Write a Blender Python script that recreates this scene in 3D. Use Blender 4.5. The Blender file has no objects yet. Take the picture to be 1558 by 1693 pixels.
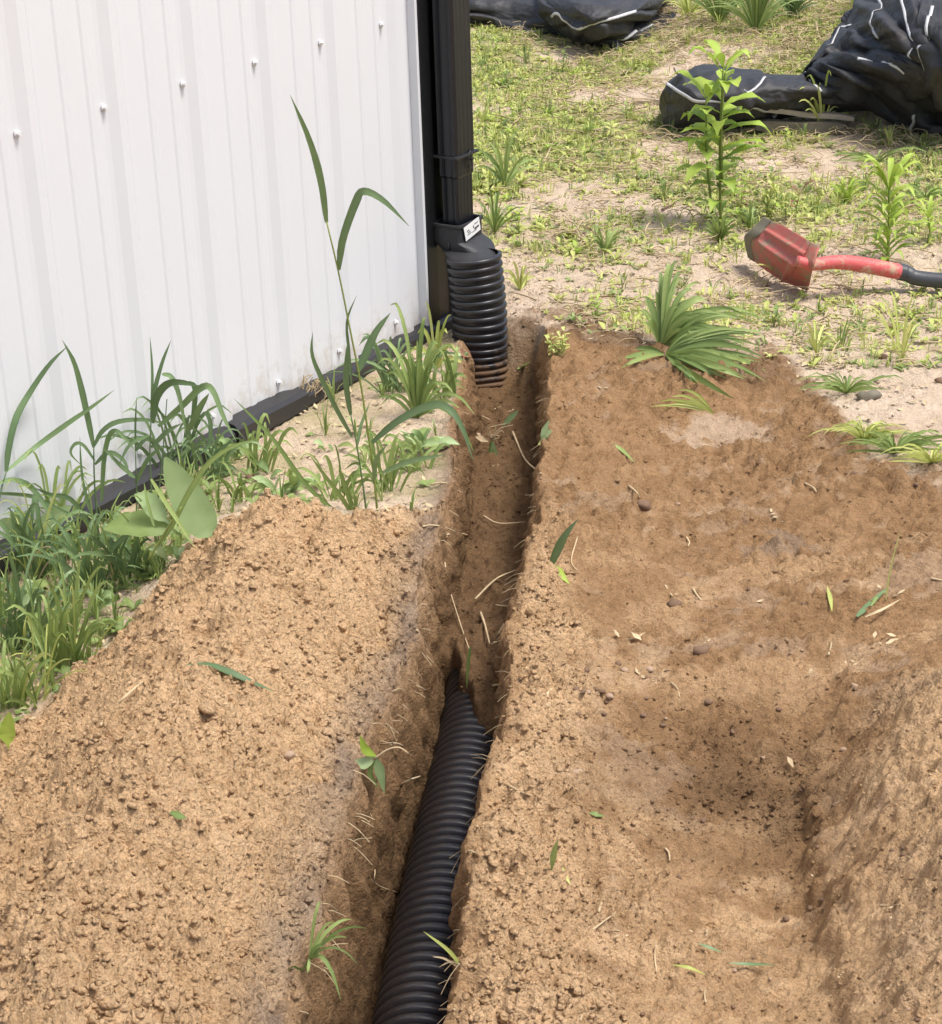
import bpy, math, random
import numpy as np
from mathutils import Vector, Matrix

random.seed(7)
rng = np.random.default_rng(11)
sc = bpy.context.scene
COL = sc.collection

# ------------------------------------------------------------------ camera
FPX, PITCH, ROLL = 3274.0, math.radians(23.75), math.atan(257 / 7454.0)
CX, CY, HC = 779.0, 846.5, 1.32
cp, sp = math.cos(PITCH), math.sin(PITCH)
cr, sr = math.cos(ROLL), math.sin(ROLL)
F = np.array([0, cp, -sp]); D = np.array([0, -sp, -cp]); R = np.array([1.0, 0, 0])
Rc = R * cr + D * sr
Dc = -R * sr + D * cr
cam_data = bpy.data.cameras.new('camera')
cam = bpy.data.objects.new('camera', cam_data); COL.objects.link(cam)
cam_data.sensor_fit = 'HORIZONTAL'; cam_data.sensor_width = 36.0
cam_data.lens = 36.0 * FPX / 1558.0
cam_data.clip_start = 0.05; cam_data.clip_end = 400
M = Matrix(((Rc[0], -Dc[0], -F[0], 0), (Rc[1], -Dc[1], -F[1], 0), (Rc[2], -Dc[2], -F[2], HC), (0, 0, 0, 1)))
cam.matrix_world = M
sc.camera = cam


def ray(px, py):
    return F * FPX + Rc * (px - CX) + Dc * (py - CY)


def at(px, py, z=0.0):
    """point of the place at height z seen at photo pixel (px, py)"""
    r = ray(px, py)
    return r * ((z - HC) / r[2]) + np.array([0, 0, HC])


def at_y(px, py, y):
    r = ray(px, py)
    return r * (y / r[1]) + np.array([0, 0, HC])


# ------------------------------------------------------------------ light
SUN_ELEV, SUN_AZ = 66.0, 114.0          # azimuth clockwise from +Y (view direction)
world = bpy.data.worlds.new("World"); sc.world = world; world.use_nodes = True
wn = world.node_tree
sky = wn.nodes.new('ShaderNodeTexSky'); sky.sky_type = 'NISHITA'; sky.sun_disc = False
sky.sun_elevation = math.radians(SUN_ELEV); sky.sun_rotation = math.radians(SUN_AZ)
sky.air_density = 1.0; sky.dust_density = 4.0; sky.ozone_density = 1.0
bgn = wn.nodes['Background']; bgn.inputs['Strength'].default_value = 0.12
wn.links.new(sky.outputs[0], bgn.inputs[0])
sun_data = bpy.data.lights.new('sun', 'SUN'); sun_data.energy = 1.9
sun_data.angle = math.radians(16); sun_data.color = (1.0, 0.975, 0.94)
sun = bpy.data.objects.new('sun', sun_data); COL.objects.link(sun)
a = math.radians(SUN_AZ); e = math.radians(SUN_ELEV)
sdir = Vector((math.sin(a) * math.cos(e), math.cos(a) * math.cos(e), math.sin(e)))
sun.rotation_euler = sdir.to_track_quat('Z', 'Y').to_euler()
sun.location = (0, 0, 12)
sc.view_settings.view_transform = 'Standard'; sc.view_settings.look = 'None'
sc.view_settings.gamma = 1.0; sc.view_settings.exposure = 0.85
sc.view_settings.use_curve_mapping = False
sc.render.engine = 'CYCLES'
sc.cycles.max_bounces = 6; sc.cycles.diffuse_bounces = 3; sc.cycles.glossy_bounces = 3
sc.cycles.transmission_bounces = 3; sc.cycles.transparent_max_bounces = 4


# ------------------------------------------------------------------ noise (numpy)
_perm = np.random.default_rng(3).permutation(4096).astype(np.int64)


_COS = np.cos(np.arange(4096) * 2 * math.pi / 4096); _SIN = np.sin(np.arange(4096) * 2 * math.pi / 4096)


def _h(ix, iy, seed=0):
    return _perm[(_perm[(ix + seed * 131) & 4095] + iy) & 4095]


def perlin(x, y, seed=0):
    x = np.asarray(x, float); y = np.asarray(y, float)
    ix = np.floor(x).astype(np.int64); iy = np.floor(y).astype(np.int64)
    fx = x - ix; fy = y - iy
    u = fx * fx * fx * (fx * (fx * 6 - 15) + 10); v = fy * fy * fy * (fy * (fy * 6 - 15) + 10)

    def g(i, j, dx, dy):
        an = _h(i, j, seed)
        return _COS[an] * dx + _SIN[an] * dy
    a0 = g(ix, iy, fx, fy); b0 = g(ix + 1, iy, fx - 1, fy)
    c0 = g(ix, iy + 1, fx, fy - 1); d0 = g(ix + 1, iy + 1, fx - 1, fy - 1)
    return 1.4 * ((a0 * (1 - u) + b0 * u) * (1 - v) + (c0 * (1 - u) + d0 * u) * v)


def fbm(x, y, octv=4, seed=0, gain=0.5):
    s = 0; amp = 1.0
    for k in range(octv):
        s = s + amp * perlin(x * 2 ** k, y * 2 ** k, seed + k)
        amp *= gain
    return s


def clods(x, y, seed=0):
    """rounded lumps of random height: max over near cells of a dome"""
    x = np.asarray(x, float); y = np.asarray(y, float)
    ix = np.floor(x).astype(np.int64); iy = np.floor(y).astype(np.int64)
    out = np.zeros_like(x)
    for i in (-1, 0, 1):
        for j in (-1, 0, 1):
            hx = _h(ix + i, iy + j, seed); hy = _h(ix + i, iy + j, seed + 5); hr = _h(ix + i, iy + j, seed + 9)
            cx = ix + i + (hx / 4096.0); cy = iy + j + (hy / 4096.0)
            rad = 0.35 + 0.5 * (hr / 4096.0)
            dd = ((x - cx) ** 2 + (y - cy) ** 2) / (rad * rad)
            out = np.maximum(out, np.sqrt(np.clip(1 - dd, 0, 1)) * rad)
    return out


def sstep(a0, b0, x):
    t = np.clip((np.asarray(x, float) - a0) / (b0 - a0), 0, 1)
    return t * t * (3 - 2 * t)


# ------------------------------------------------------------------ materials
def srgb(r, g, b, k=1.0):
    f = lambda c: ((c / 255.0 + 0.055) / 1.055) ** 2.4 if c > 10 else c / 255.0 / 12.92
    return (f(r) * k, f(g) * k, f(b) * k, 1.0)


class Nodes:
    def __init__(self, name):
        self.m = bpy.data.materials.new(name); self.m.use_nodes = True
        self.t = self.m.node_tree; self.b = self.t.nodes['Principled BSDF']
        self.out = self.t.nodes['Material Output']

    def n(self, kind, **kw):
        nd = self.t.nodes.new(kind)
        for k, v in kw.items():
            if k in nd.inputs: nd.inputs[k].default_value = v
            else: setattr(nd, k, v)
        return nd

    def l(self, a0, b0):
        self.t.links.new(a0, b0)

    def coord(self, which='Object'):
        return self.n('ShaderNodeTexCoord').outputs[which]

    def noise(self, vec, scale, detail=4, rough=0.55):
        nd = self.n('ShaderNodeTexNoise'); nd.inputs['Scale'].default_value = scale
        nd.inputs['Detail'].default_value = detail; nd.inputs['Roughness'].default_value = rough
        if vec is not None: self.l(vec, nd.inputs['Vector'])
        return nd.outputs['Fac']

    def ramp(self, fac, stops):
        nd = self.n('ShaderNodeValToRGB'); cr_ = nd.color_ramp
        while len(cr_.elements) < len(stops): cr_.elements.new(0.5)
        for el, (p, c) in zip(cr_.elements, stops):
            el.position = p
            el.color = c if isinstance(c, tuple) else (c, c, c, 1)
        self.l(fac, nd.inputs[0]); return nd.outputs[0]

    def mix(self, fac, a0, b0, mode='MIX'):
        nd = self.n('ShaderNodeMix', data_type='RGBA', blend_type=mode)
        for sock, v in ((nd.inputs[0], fac), (nd.inputs[6], a0), (nd.inputs[7], b0)):
            if isinstance(v, (int, float, tuple)): sock.default_value = v
            else: self.l(v, sock)
        return nd.outputs[2]

    def math(self, op, a0, b0=0.0):
        nd = self.n('ShaderNodeMath', operation=op)
        for sock, v in ((nd.inputs[0], a0), (nd.inputs[1], b0)):
            if isinstance(v, (int, float)): sock.default_value = v
            else: self.l(v, sock)
        return nd.outputs[0]

    def attr(self, name):
        nd = self.n('ShaderNodeAttribute'); nd.attribute_name = name
        return nd

    def bump(self, height, strength, dist):
        nd = self.n('ShaderNodeBump'); nd.inputs['Strength'].default_value = strength
        nd.inputs['Distance'].default_value = dist
        self.l(height, nd.inputs['Height']); self.l(nd.outputs[0], self.b.inputs['Normal'])
        return nd


K = 0.66
TAN = (.82, .56, .32, 1); TAN_D = (.54, .345, .180, 1)
BRN = (.46, .282, .143, 1); BRN_D = (.275, .158, .074, 1)
SAND = (.82, .66, .49, 1); SAND_D = (.60, .455, .32, 1)
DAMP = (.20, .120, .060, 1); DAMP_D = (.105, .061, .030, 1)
GREY = (.40, .30, .215, 1); GREY_D = (.22, .16, .115, 1)


def soil_material(name, ground=True):
    N = Nodes(name); vec = N.coord('Object')
    f1 = N.ramp(N.noise(vec, 9, 6, 0.6), [(0.35, 0.0), (0.65, 1.0)])
    f2 = N.ramp(N.noise(vec, 60, 5, 0.65), [(0.35, 0.0), (0.68, 1.0)])
    f = N.math('ADD', N.math('MULTIPLY', f1, 0.45), N.math('MULTIPLY', f2, 0.55))
    tan = N.mix(f, TAN, TAN_D); brn = N.mix(f, BRN, BRN_D)
    sand = N.mix(f, SAND, SAND_D); damp = N.mix(f, DAMP, DAMP_D); grey = N.mix(f, GREY, GREY_D)
    zc = N.attr('zone'); sep = N.n('ShaderNodeSeparateColor'); N.l(zc.outputs['Color'], sep.inputs[0])
    zc2 = N.attr('zone_b'); sep2 = N.n('ShaderNodeSeparateColor'); N.l(zc2.outputs['Color'], sep2.inputs[0])
    c = N.mix(sep.outputs[0], sand, brn)          # R: brown dug soil
    c = N.mix(sep.outputs[1], c, tan)             # G: loose tan spoil
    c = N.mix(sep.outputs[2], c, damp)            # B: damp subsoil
    c = N.mix(sep2.outputs[0], c, grey)           # grey topsoil crust
    moss = N.mix(f, (.40, .37, .13, 1), (.26, .24, .09, 1))
    c = N.mix(sep2.outputs[1], c, moss)
    speck = N.ramp(N.noise(vec, 420, 2, 0.5), [(0.3, 0.78), (0.5, 1.0), (0.72, 1.12)])
    c = N.mix(1.0, c, speck, 'MULTIPLY')
    N.l(c, N.b.inputs['Base Color'])
    N.b.inputs['Roughness'].default_value = 0.95
    N.b.inputs['Specular IOR Level'].default_value = 0.15
    def vor(scale):
        w = N.n('ShaderNodeTexNoise'); w.inputs['Scale'].default_value = scale * .8; N.l(vec, w.inputs['Vector'])
        ad_ = N.n('ShaderNodeMixRGB'); ad_.blend_type = 'ADD'; ad_.inputs[0].default_value = .55 / scale * 2.0
        N.l(vec, ad_.inputs[1]); N.l(w.outputs['Color'], ad_.inputs[2])
        v = N.n('ShaderNodeTexVoronoi', feature='F1'); v.inputs['Scale'].default_value = scale; N.l(ad_.outputs[0], v.inputs['Vector'])
        return N.math('SUBTRACT', 1.0, v.outputs['Distance'])
    amt = N.math('ADD', .50, N.math('MULTIPLY', sep.outputs[1], .50))
    h = N.math('ADD', N.math('MULTIPLY', N.math('ADD', vor(110), N.math('MULTIPLY', vor(260), .45)), amt),
               N.math('ADD', N.math('MULTIPLY', N.noise(vec, 230, 5, 0.75), 1.1), N.math('MULTIPLY', N.noise(vec, 900, 2, 0.6), 0.2)))
    N.bump(h, 1.0, 0.0065)
    return N.m


def foliage_material(name, c1, c2, trans=0.3, rough=0.5):
    N = Nodes(name); vec = N.coord('Object')
    at_ = N.attr('tint').outputs['Fac']
    f = N.math('ADD', N.math('MULTIPLY', at_, 0.75), N.math('MULTIPLY', N.noise(vec, 45, 3), 0.3))
    c = N.mix(f, c1, c2)
    N.l(c, N.b.inputs['Base Color']); N.b.inputs['Roughness'].default_value = rough
    N.b.inputs['Specular IOR Level'].default_value = 0.35
    tr = N.n('ShaderNodeBsdfTranslucent'); ms = N.n('ShaderNodeMixShader')
    c3 = N.mix(0.35, c, (0.32, 0.42, 0.08, 1))
    N.l(c3, tr.inputs[0]); ms.inputs[0].default_value = trans
    N.l(N.b.outputs[0], ms.inputs[1]); N.l(tr.outputs[0], ms.inputs[2]); N.l(ms.outputs[0], N.out.inputs[0])
    N.bump(N.noise(vec, 300, 3), 0.25, 0.001)
    return N.m


def plain(name, col, rough=0.5, metal=0.0, spec=0.5, noise_amt=0.15, nscale=30, bump=0.0, bscale=200, bdist=0.001, dark=None):
    N = Nodes(name); vec = N.coord('Object')
    f = N.ramp(N.noise(vec, nscale, 5, 0.6), [(0.3, 0.0), (0.7, 1.0)])
    d = dark if dark else tuple(c * (1 - noise_amt) for c in col[:3]) + (1,)
    N.l(N.mix(f, d, col), N.b.inputs['Base Color'])
    N.b.inputs['Roughness'].default_value = rough; N.b.inputs['Metallic'].default_value = metal
    N.b.inputs['Specular IOR Level'].default_value = spec
    if bump: N.bump(N.noise(vec, bscale, 4), bump, bdist)
    return N.m


def dirty(name, col, dirt, rough, amount, nscale=14, zlo=None, zhi=None, spec=0.5, film=.25):
    """paint or plastic with soil stuck to it; world height zlo..zhi gives where the soil reaches"""
    N = Nodes(name); geo = N.n('ShaderNodeNewGeometry'); vec = geo.outputs['Position']
    nz = N.noise(vec, nscale, 6, 0.7)
    if zlo is not None:
        sx = N.n('ShaderNodeSeparateXYZ'); N.l(vec, sx.inputs[0])
        mr = N.n('ShaderNodeMapRange'); N.l(sx.outputs[2], mr.inputs[0])
        mr.inputs[1].default_value = zlo; mr.inputs[2].default_value = zhi
        mr.inputs[3].default_value = 0.5; mr.inputs[4].default_value = -0.3
        fac = N.math('ADD', nz, mr.outputs[0])
    else:
        fac = nz
    f = N.ramp(fac, [(amount, 0.0), (amount + 0.12, 1.0)])
    fine = N.noise(vec, 160, 4)
    c = N.mix(f, N.mix(N.math('MULTIPLY', fine, film), col, dirt), N.mix(fine, dirt, tuple(q * 0.6 for q in dirt[:3]) + (1,)))
    N.l(c, N.b.inputs['Base Color'])
    r = N.math('ADD', N.math('MULTIPLY', f, 0.9 - rough), rough); N.l(r, N.b.inputs['Roughness'])
    N.b.inputs['Specular IOR Level'].default_value = spec
    N.bump(N.math('ADD', N.math('MULTIPLY', f, 0.6), N.math('MULTIPLY', fine, 0.3)), 0.4, 0.002)
    return N.m


M_SOIL = soil_material('soil')
M_GRASS = foliage_material('grass_green', srgb(82, 108, 52, 1), srgb(166, 184, 112, 1))
M_DARKGRASS = foliage_material('grass_dark', srgb(74, 98, 68, 1), srgb(128, 152, 104, 1), 0.22, 0.42)
M_YGRASS = foliage_material('grass_yellow', srgb(158, 172, 78, 1), srgb(214, 216, 136, 1))
M_LIME = foliage_material('leaf_lime', srgb(138, 168, 52, 1), srgb(192, 212, 104, 1), 0.35)
M_BROAD = foliage_material('leaf_broad', srgb(122, 150, 92, 1), srgb(182, 202, 150, 1), 0.25)
M_STEM = plain('stem', srgb(150, 165, 80, 0.7), 0.6)
M_STRAW = plain('straw', srgb(226, 200, 158, 0.8), 0.8, noise_amt=0.35, nscale=60)
M_THATCH = plain('thatch', srgb(212, 190, 150, 0.9), 0.85, noise_amt=0.4, nscale=40)
M_DRYLEAF = plain('dry_leaf', srgb(176, 126, 92, 0.6), 0.7, noise_amt=0.4, nscale=50)
M_WHITE = plain('white_steel', (0.66, 0.675, 0.69, 1), 0.33, noise_amt=0.03, nscale=6, bump=0.05, bscale=20, bdist=0.001)
_n = Nodes('white_steel_splashed'); _g = _n.n('ShaderNodeNewGeometry').outputs['Position']
_sx = _n.n('ShaderNodeSeparateXYZ'); _n.l(_g, _sx.inputs[0]); _mr = _n.n('ShaderNodeMapRange'); _n.l(_sx.outputs[2], _mr.inputs[0])
_mr.inputs[1].default_value = 0.0; _mr.inputs[2].default_value = 0.16; _mr.inputs[3].default_value = .26; _mr.inputs[4].default_value = -.12
_f = _n.ramp(_n.math('ADD', _n.noise(_g, 28, 6, .75), _mr.outputs[0]), [(.60, 0.0), (.86, .55)])
_f2 = _n.ramp(_n.noise(_g, 3, 5, .6), [(.4, 0.0), (.8, .10)])
_c = _n.mix(_f, _n.mix(_f2, (0.66, 0.675, 0.69, 1), (.60, .57, .52, 1)), (.42, .33, .24, 1))
_n.l(_c, _n.b.inputs['Base Color']); _n.b.inputs['Roughness'].default_value = .34; _n.bump(_n.noise(_g, 9, 3), .12, .004)
M_WHITE = _n.m
M_SCREW = plain('screw_paint', (0.72, 0.72, 0.72, 1), 0.35, noise_amt=0.1)
M_WASHER = plain('rubber_washer', (0.48, 0.48, 0.49, 1), 0.6)
M_BLACKTRIM = plain('black_trim', (0.011, 0.0115, 0.013, 1), 0.32, noise_amt=0.3, nscale=80)
M_BASETRIM = dirty('base_trim_black', (0.02, 0.02, 0.022, 1), srgb(150, 138, 122, 0.5), 0.42, 0.66, 20, film=.08)
M_SPOUT = plain('downspout_paint', (0.006, 0.0072, 0.011, 1), 0.36, noise_amt=0.2, nscale=60)
M_ADAPT = plain('adapter_plastic', (0.028, 0.028, 0.030, 1), 0.58, noise_amt=0.3, nscale=60, bump=0.1)
M_RISER = dirty('corrugated_riser', (0.020, 0.021, 0.024, 1), srgb(150, 118, 88, 0.55), 0.33, 0.64, 26, -0.12, 0.05, film=.06)
M_PIPE = dirty('corrugated_black', (0.010, 0.010, 0.012, 1), srgb(150, 115, 82, 0.5), 0.42, 0.66, 34, film=.09)
M_STICKER = plain('sticker_white', (0.78, 0.78, 0.76, 1), 0.5, noise_amt=0.05)
M_INK = plain('sticker_ink', (0.05, 0.05, 0.06, 1), 0.6)
M_RED = dirty('red_paint', srgb(196, 70, 72, 0.9), srgb(178, 160, 132, 0.8), 0.62, 0.50, 22, film=.6)
M_REDH = dirty('red_handle', srgb(206, 58, 72, 0.9), srgb(224, 190, 160, 0.8), 0.5, 0.52, 30, film=.35)
M_MUD = dirty('muddy_steel', srgb(132, 128, 108, 0.7), srgb(168, 156, 128, 0.7), 0.7, 0.5, 30)
M_GRIP = dirty('dark_handle', srgb(62, 66, 74, 0.7), srgb(150, 145, 135, 0.6), 0.45, 0.62, 60)
M_WOOD = plain('weathered_wood', srgb(214, 198, 176, 0.7), 0.8, noise_amt=0.35, nscale=25, bump=0.3)
M_WOODG = plain('grey_wood', srgb(150, 140, 120, 0.7), 0.85, noise_amt=0.4, nscale=30, bump=0.4)
M_PEB = plain('pebble_stone', (.42, .29, .19, 1), 0.8, noise_amt=0.3, nscale=60, bump=0.3)
M_PEBD = plain('pebble_dark', (.20, .12, .07, 1), 0.85, noise_amt=0.3, nscale=60, bump=0.5)


def fabric_material():
    N = Nodes('woven_black_fabric')
    uv = N.n('ShaderNodeUVMap').outputs[0]
    w = N.n('ShaderNodeTexWave', wave_type='BANDS', bands_direction='X'); w.inputs['Scale'].default_value = 60
    w.inputs['Distortion'].default_value = 1.5
    N.l(uv, w.inputs['Vector'])
    f = N.noise(N.coord('Object'), 12, 5, 0.6)
    c = N.mix(f, (0.020, 0.020, 0.021, 1), (0.048, 0.048, 0.050, 1))
    dust = N.ramp(N.noise(N.coord('Object'), 5, 6, 0.7), [(0.55, 0.0), (0.8, 0.35)])
    c = N.mix(dust, c, srgb(150, 130, 110, 0.4))
    N.l(c, N.b.inputs['Base Color']); N.b.inputs['Roughness'].default_value = 0.58
    N.b.inputs['Specular IOR Level'].default_value = 0.45
    def crease(sc_):
        return N.math('SUBTRACT', 1.0, N.math('MULTIPLY', N.math('ABSOLUTE', N.math('SUBTRACT', N.noise(N.coord('Object'), sc_, 1.5, 0.5), 0.5)), 4.0))
    h = N.math('ADD', N.math('MULTIPLY', crease(12), .16), N.math('MULTIPLY', crease(30), .07))
    h = N.math('ADD', h, N.math('ADD', N.math('MULTIPLY', w.outputs['Fac'], 0.012), N.math('MULTIPLY', N.noise(N.coord('Object'), 90, 3), .03)))
    N.bump(h, 1.0, 0.02)
    return N.m


M_FAB = fabric_material()
M_STRIPE = plain('white_woven_stripe', (0.62, 0.62, 0.62, 1), 0.7, noise_amt=0.25, nscale=80)


# ------------------------------------------------------------------ object helpers
def mesh_np(name, verts, faces, mat, uv=None, attrs=None, smooth=True):
    me = bpy.data.meshes.new(name)
    verts = np.asarray(verts, dtype=np.float32); nv = len(verts)
    faces = np.asarray(faces, dtype=np.int32); nf, k = faces.shape
    me.vertices.add(nv); me.vertices.foreach_set('co', verts.ravel())
    me.loops.add(nf * k); me.loops.foreach_set('vertex_index', faces.ravel())
    me.polygons.add(nf); me.polygons.foreach_set('loop_start', np.arange(0, nf * k, k, dtype=np.int32))
    me.polygons.foreach_set('loop_total', np.full(nf, k, dtype=np.int32))
    if smooth: me.polygons.foreach_set('use_smooth', np.ones(nf, dtype=bool))
    me.update(calc_edges=True)
    if attrs:
        for an, (typ, dom, data) in attrs.items():
            at_ = me.attributes.new(an, typ, dom)
            at_.data.foreach_set('color' if 'COLOR' in typ else 'value', np.asarray(data, dtype=np.float32).ravel())
    if uv is not None:
        l = me.uv_layers.new(name='UVMap')
        l.data.foreach_set('uv', np.asarray(uv, dtype=np.float32)[faces.ravel()].ravel())
    me.materials.append(mat)
    return me


def tag(o, label=None, cat=None, group=None, kind=None):
    if label: o['label'] = label
    if cat: o['category'] = cat
    if group: o['group'] = group
    if kind: o['kind'] = kind
    return o


def empty(name, loc, label, cat, group=None):
    o = bpy.data.objects.new(name, None); COL.objects.link(o); o.location = Vector([float(c) for c in loc])
    o.empty_display_size = 0.05
    return tag(o, label, cat, group)


def link(name, me, parent=None, origin=None):
    """verts are world coordinates: shift them to the parent's place, or to their own base"""
    o = bpy.data.objects.new(name, me); COL.objects.link(o)
    if parent is not None:
        org = Vector((0, 0, 0)); p = parent
        while p is not None:
            org += p.location; p = p.parent
        me.transform(Matrix.Translation(-org)); o.parent = parent
    elif origin is not None:
        origin = Vector([float(c) for c in origin]); me.transform(Matrix.Translation(-origin)); o.location = origin
    return o


class MB:
    def __init__(self):
        self.v = []; self.f = []; self.c = []

    def add(self, vs, fs, tint=0.5):
        n = len(self.v); self.v.extend([tuple(map(float, p)) for p in vs])
        self.f.extend([tuple(i + n for i in f_) for f_ in fs]); self.c.extend([tint] * len(vs))

    def box(self, lo, hi):
        x0, y0, z0 = lo; x1, y1, z1 = hi
        v = [(x0, y0, z0), (x1, y0, z0), (x1, y1, z0), (x0, y1, z0), (x0, y0, z1), (x1, y0, z1), (x1, y1, z1), (x0, y1, z1)]
        self.add(v, [(0, 3, 2, 1), (4, 5, 6, 7), (0, 1, 5, 4), (1, 2, 6, 5), (2, 3, 7, 6), (3, 0, 4, 7)])

    def build(self, name, mat, parent=None, smooth=True, auto=None, own=True):
        me = bpy.data.meshes.new(name); me.from_pydata(self.v, [], self.f)
        if smooth: me.polygons.foreach_set('use_smooth', [True] * len(me.polygons))
        at_ = me.attributes.new('tint', 'FLOAT', 'POINT'); at_.data.foreach_set('value', self.c)
        me.materials.append(mat); me.update()
        if auto is not None: me.set_sharp_from_angle(angle=math.radians(auto))
        org = None
        if parent is None and own:
            A = np.array(self.v); org = (A[:, 0].mean(), A[:, 1].mean(), A[:, 2].min())
        return link(name, me, parent, org)


def norm(v):
    v = np.asarray(v, float); n = np.linalg.norm(v)
    return v / n if n > 1e-9 else v


def resample(pts, n):
    """smooth Catmull-Rom through pts, n samples"""
    P = np.asarray(pts, float)
    if len(P) == 2: return P[0] + (P[1] - P[0]) * np.linspace(0, 1, n)[:, None]
    P = np.vstack([2 * P[0] - P[1], P, 2 * P[-1] - P[-2]])
    seg = len(P) - 3; out = []
    for t in np.linspace(0, seg - 1e-6, n):
        i = int(t); u = t - i
        p0, p1, p2, p3 = P[i], P[i + 1], P[i + 2], P[i + 3]
        out.append(0.5 * ((2 * p1) + (-p0 + p2) * u + (2 * p0 - 5 * p1 + 4 * p2 - p3) * u * u + (-p0 + 3 * p1 - 3 * p2 + p3) * u ** 3))
    return np.array(out)


PROF_GRASS = lambda u: np.interp(u, [0, .12, .45, .8, 1], [.45, .85, 1, .6, .03])
PROF_LANCE = lambda u: np.interp(u, [0, .1, .3, .5, .75, 1], [.18, .35, .85, 1, .62, .03])
PROF_BROAD = lambda u: np.interp(u, [0, .14, .22, .42, .65, .88, 1], [.10, .12, .55, 1, .92, .55, .08])


def blade(mb, pts, width, nrm=(0, -1, 0.3), prof=PROF_GRASS, fold=0.25, n=8, tint=None, wave=0.0):
    P = resample(pts, n); tint = random.random() if tint is None else tint
    vs = []; fs = []
    for i in range(n):
        T = norm(P[min(i + 1, n - 1)] - P[max(i - 1, 0)])
        S = norm(np.cross(T, nrm)); Nn = norm(np.cross(S, T))
        w = width * float(prof(i / (n - 1))) * 0.5
        wv = wave * w * math.sin(i * 2.1 + tint * 9)
        vs += [P[i] - S * w + Nn * wv, P[i] - Nn * fold * w, P[i] + S * w - Nn * wv]
    for i in range(n - 1):
        b = 3 * i
        fs += [(b, b + 1, b + 4, b + 3), (b + 1, b + 2, b + 5, b + 4)]
    c0 = len(mb.c); mb.add(vs, fs, tint)
    for i in range(n):
        mb.c[c0 + 3 * i + 1] = min(1.0, tint + .22)
    if tint > .72:
        for j in range(3): mb.c[-1 - j] = 1.3


def tube(mb, pts, r, sides=6, n=None, tint=0.5, caps=True):
    P = resample(pts, n or max(4, len(pts) * 3)); k = len(P)
    rr = np.interp(np.linspace(0, 1, k), np.linspace(0, 1, len(r)), r) if hasattr(r, '__len__') else np.full(k, r)
    up = np.array([0, 0, 1.0]); T0 = norm(P[1] - P[0])
    if abs(T0 @ up) > 0.9: up = np.array([1.0, 0, 0])
    A = norm(np.cross(T0, up)); vs = []; fs = []
    for i in range(k):
        T = norm(P[min(i + 1, k - 1)] - P[max(i - 1, 0)])
        A = norm(A - T * (A @ T)); B = np.cross(T, A)
        for j in range(sides):
            an = 2 * math.pi * j / sides
            vs.append(P[i] + (A * math.cos(an) + B * math.sin(an)) * rr[i])
    for i in range(k - 1):
        for j in range(sides):
            a0 = i * sides + j; b0 = i * sides + (j + 1) % sides
            fs.append((a0, b0, b0 + sides, a0 + sides))
    if caps:
        fs.append(tuple(range(sides - 1, -1, -1))); fs.append(tuple((k - 1) * sides + j for j in range(sides)))
    mb.add(vs, fs, tint)


# ------------------------------------------------------------------ wall line
WA = at(0, 905, 0); WB = at(735, 520, 0)
WD = norm(WB - WA); WN = np.array([WD[1], -WD[0], 0.0])       # along the wall, out of the wall


def wall(t, off=0.0, z=0.0):
    p = WA + WD * t + WN * off
    return np.array([p[0], p[1], z])


# ------------------------------------------------------------------ ground shape
def to_world(lst):
    return np.array([at(px, py, z) for px, py, z in lst])


LIPL = to_world([(768, 628, -.0), (757, 680, 0), (749, 760, 0), (742, 830, .01), (725, 900, .02), (704, 956, .02), (694, 1017, .02), (675, 1105, .02),
                 (655, 1150, .02), (620, 1210, .01), (592, 1310, .01), (560, 1400, .01), (533, 1480, .01), (515, 1560, .01), (490, 1640, .01), (470, 1740, .01)])
LIPR = to_world([(905, 560, 0), (912, 620, .02), (912, 700, .02), (900, 800, .02), (888, 880, .02), (873, 940, .02), (853, 1017, .02), (843, 1100, .02), (845, 1160, .02),
                 (833, 1228, .02), (806, 1298, .02), (787, 1369, .02), (776, 1462, .02), (763, 1580, .02), (752, 1693, .02), (748, 1760, .02)])


def curve_y(P):
    o = np.argsort(P[:, 1]); return P[o, 1], P[o, 0]


LY, LX = curve_y(LIPL); RY, RX = curve_y(LIPR)


def xl(y):
    return np.interp(y, LY, LX) + 0.008 * fbm(np.asarray(y) * 9, np.asarray(y) * 0 + 3.3, 3, 41)


def xr(y):
    return np.interp(y, RY, RX) + 0.006 * fbm(np.asarray(y) * 10, np.asarray(y) * 0 + 7.7, 3, 43)


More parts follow.
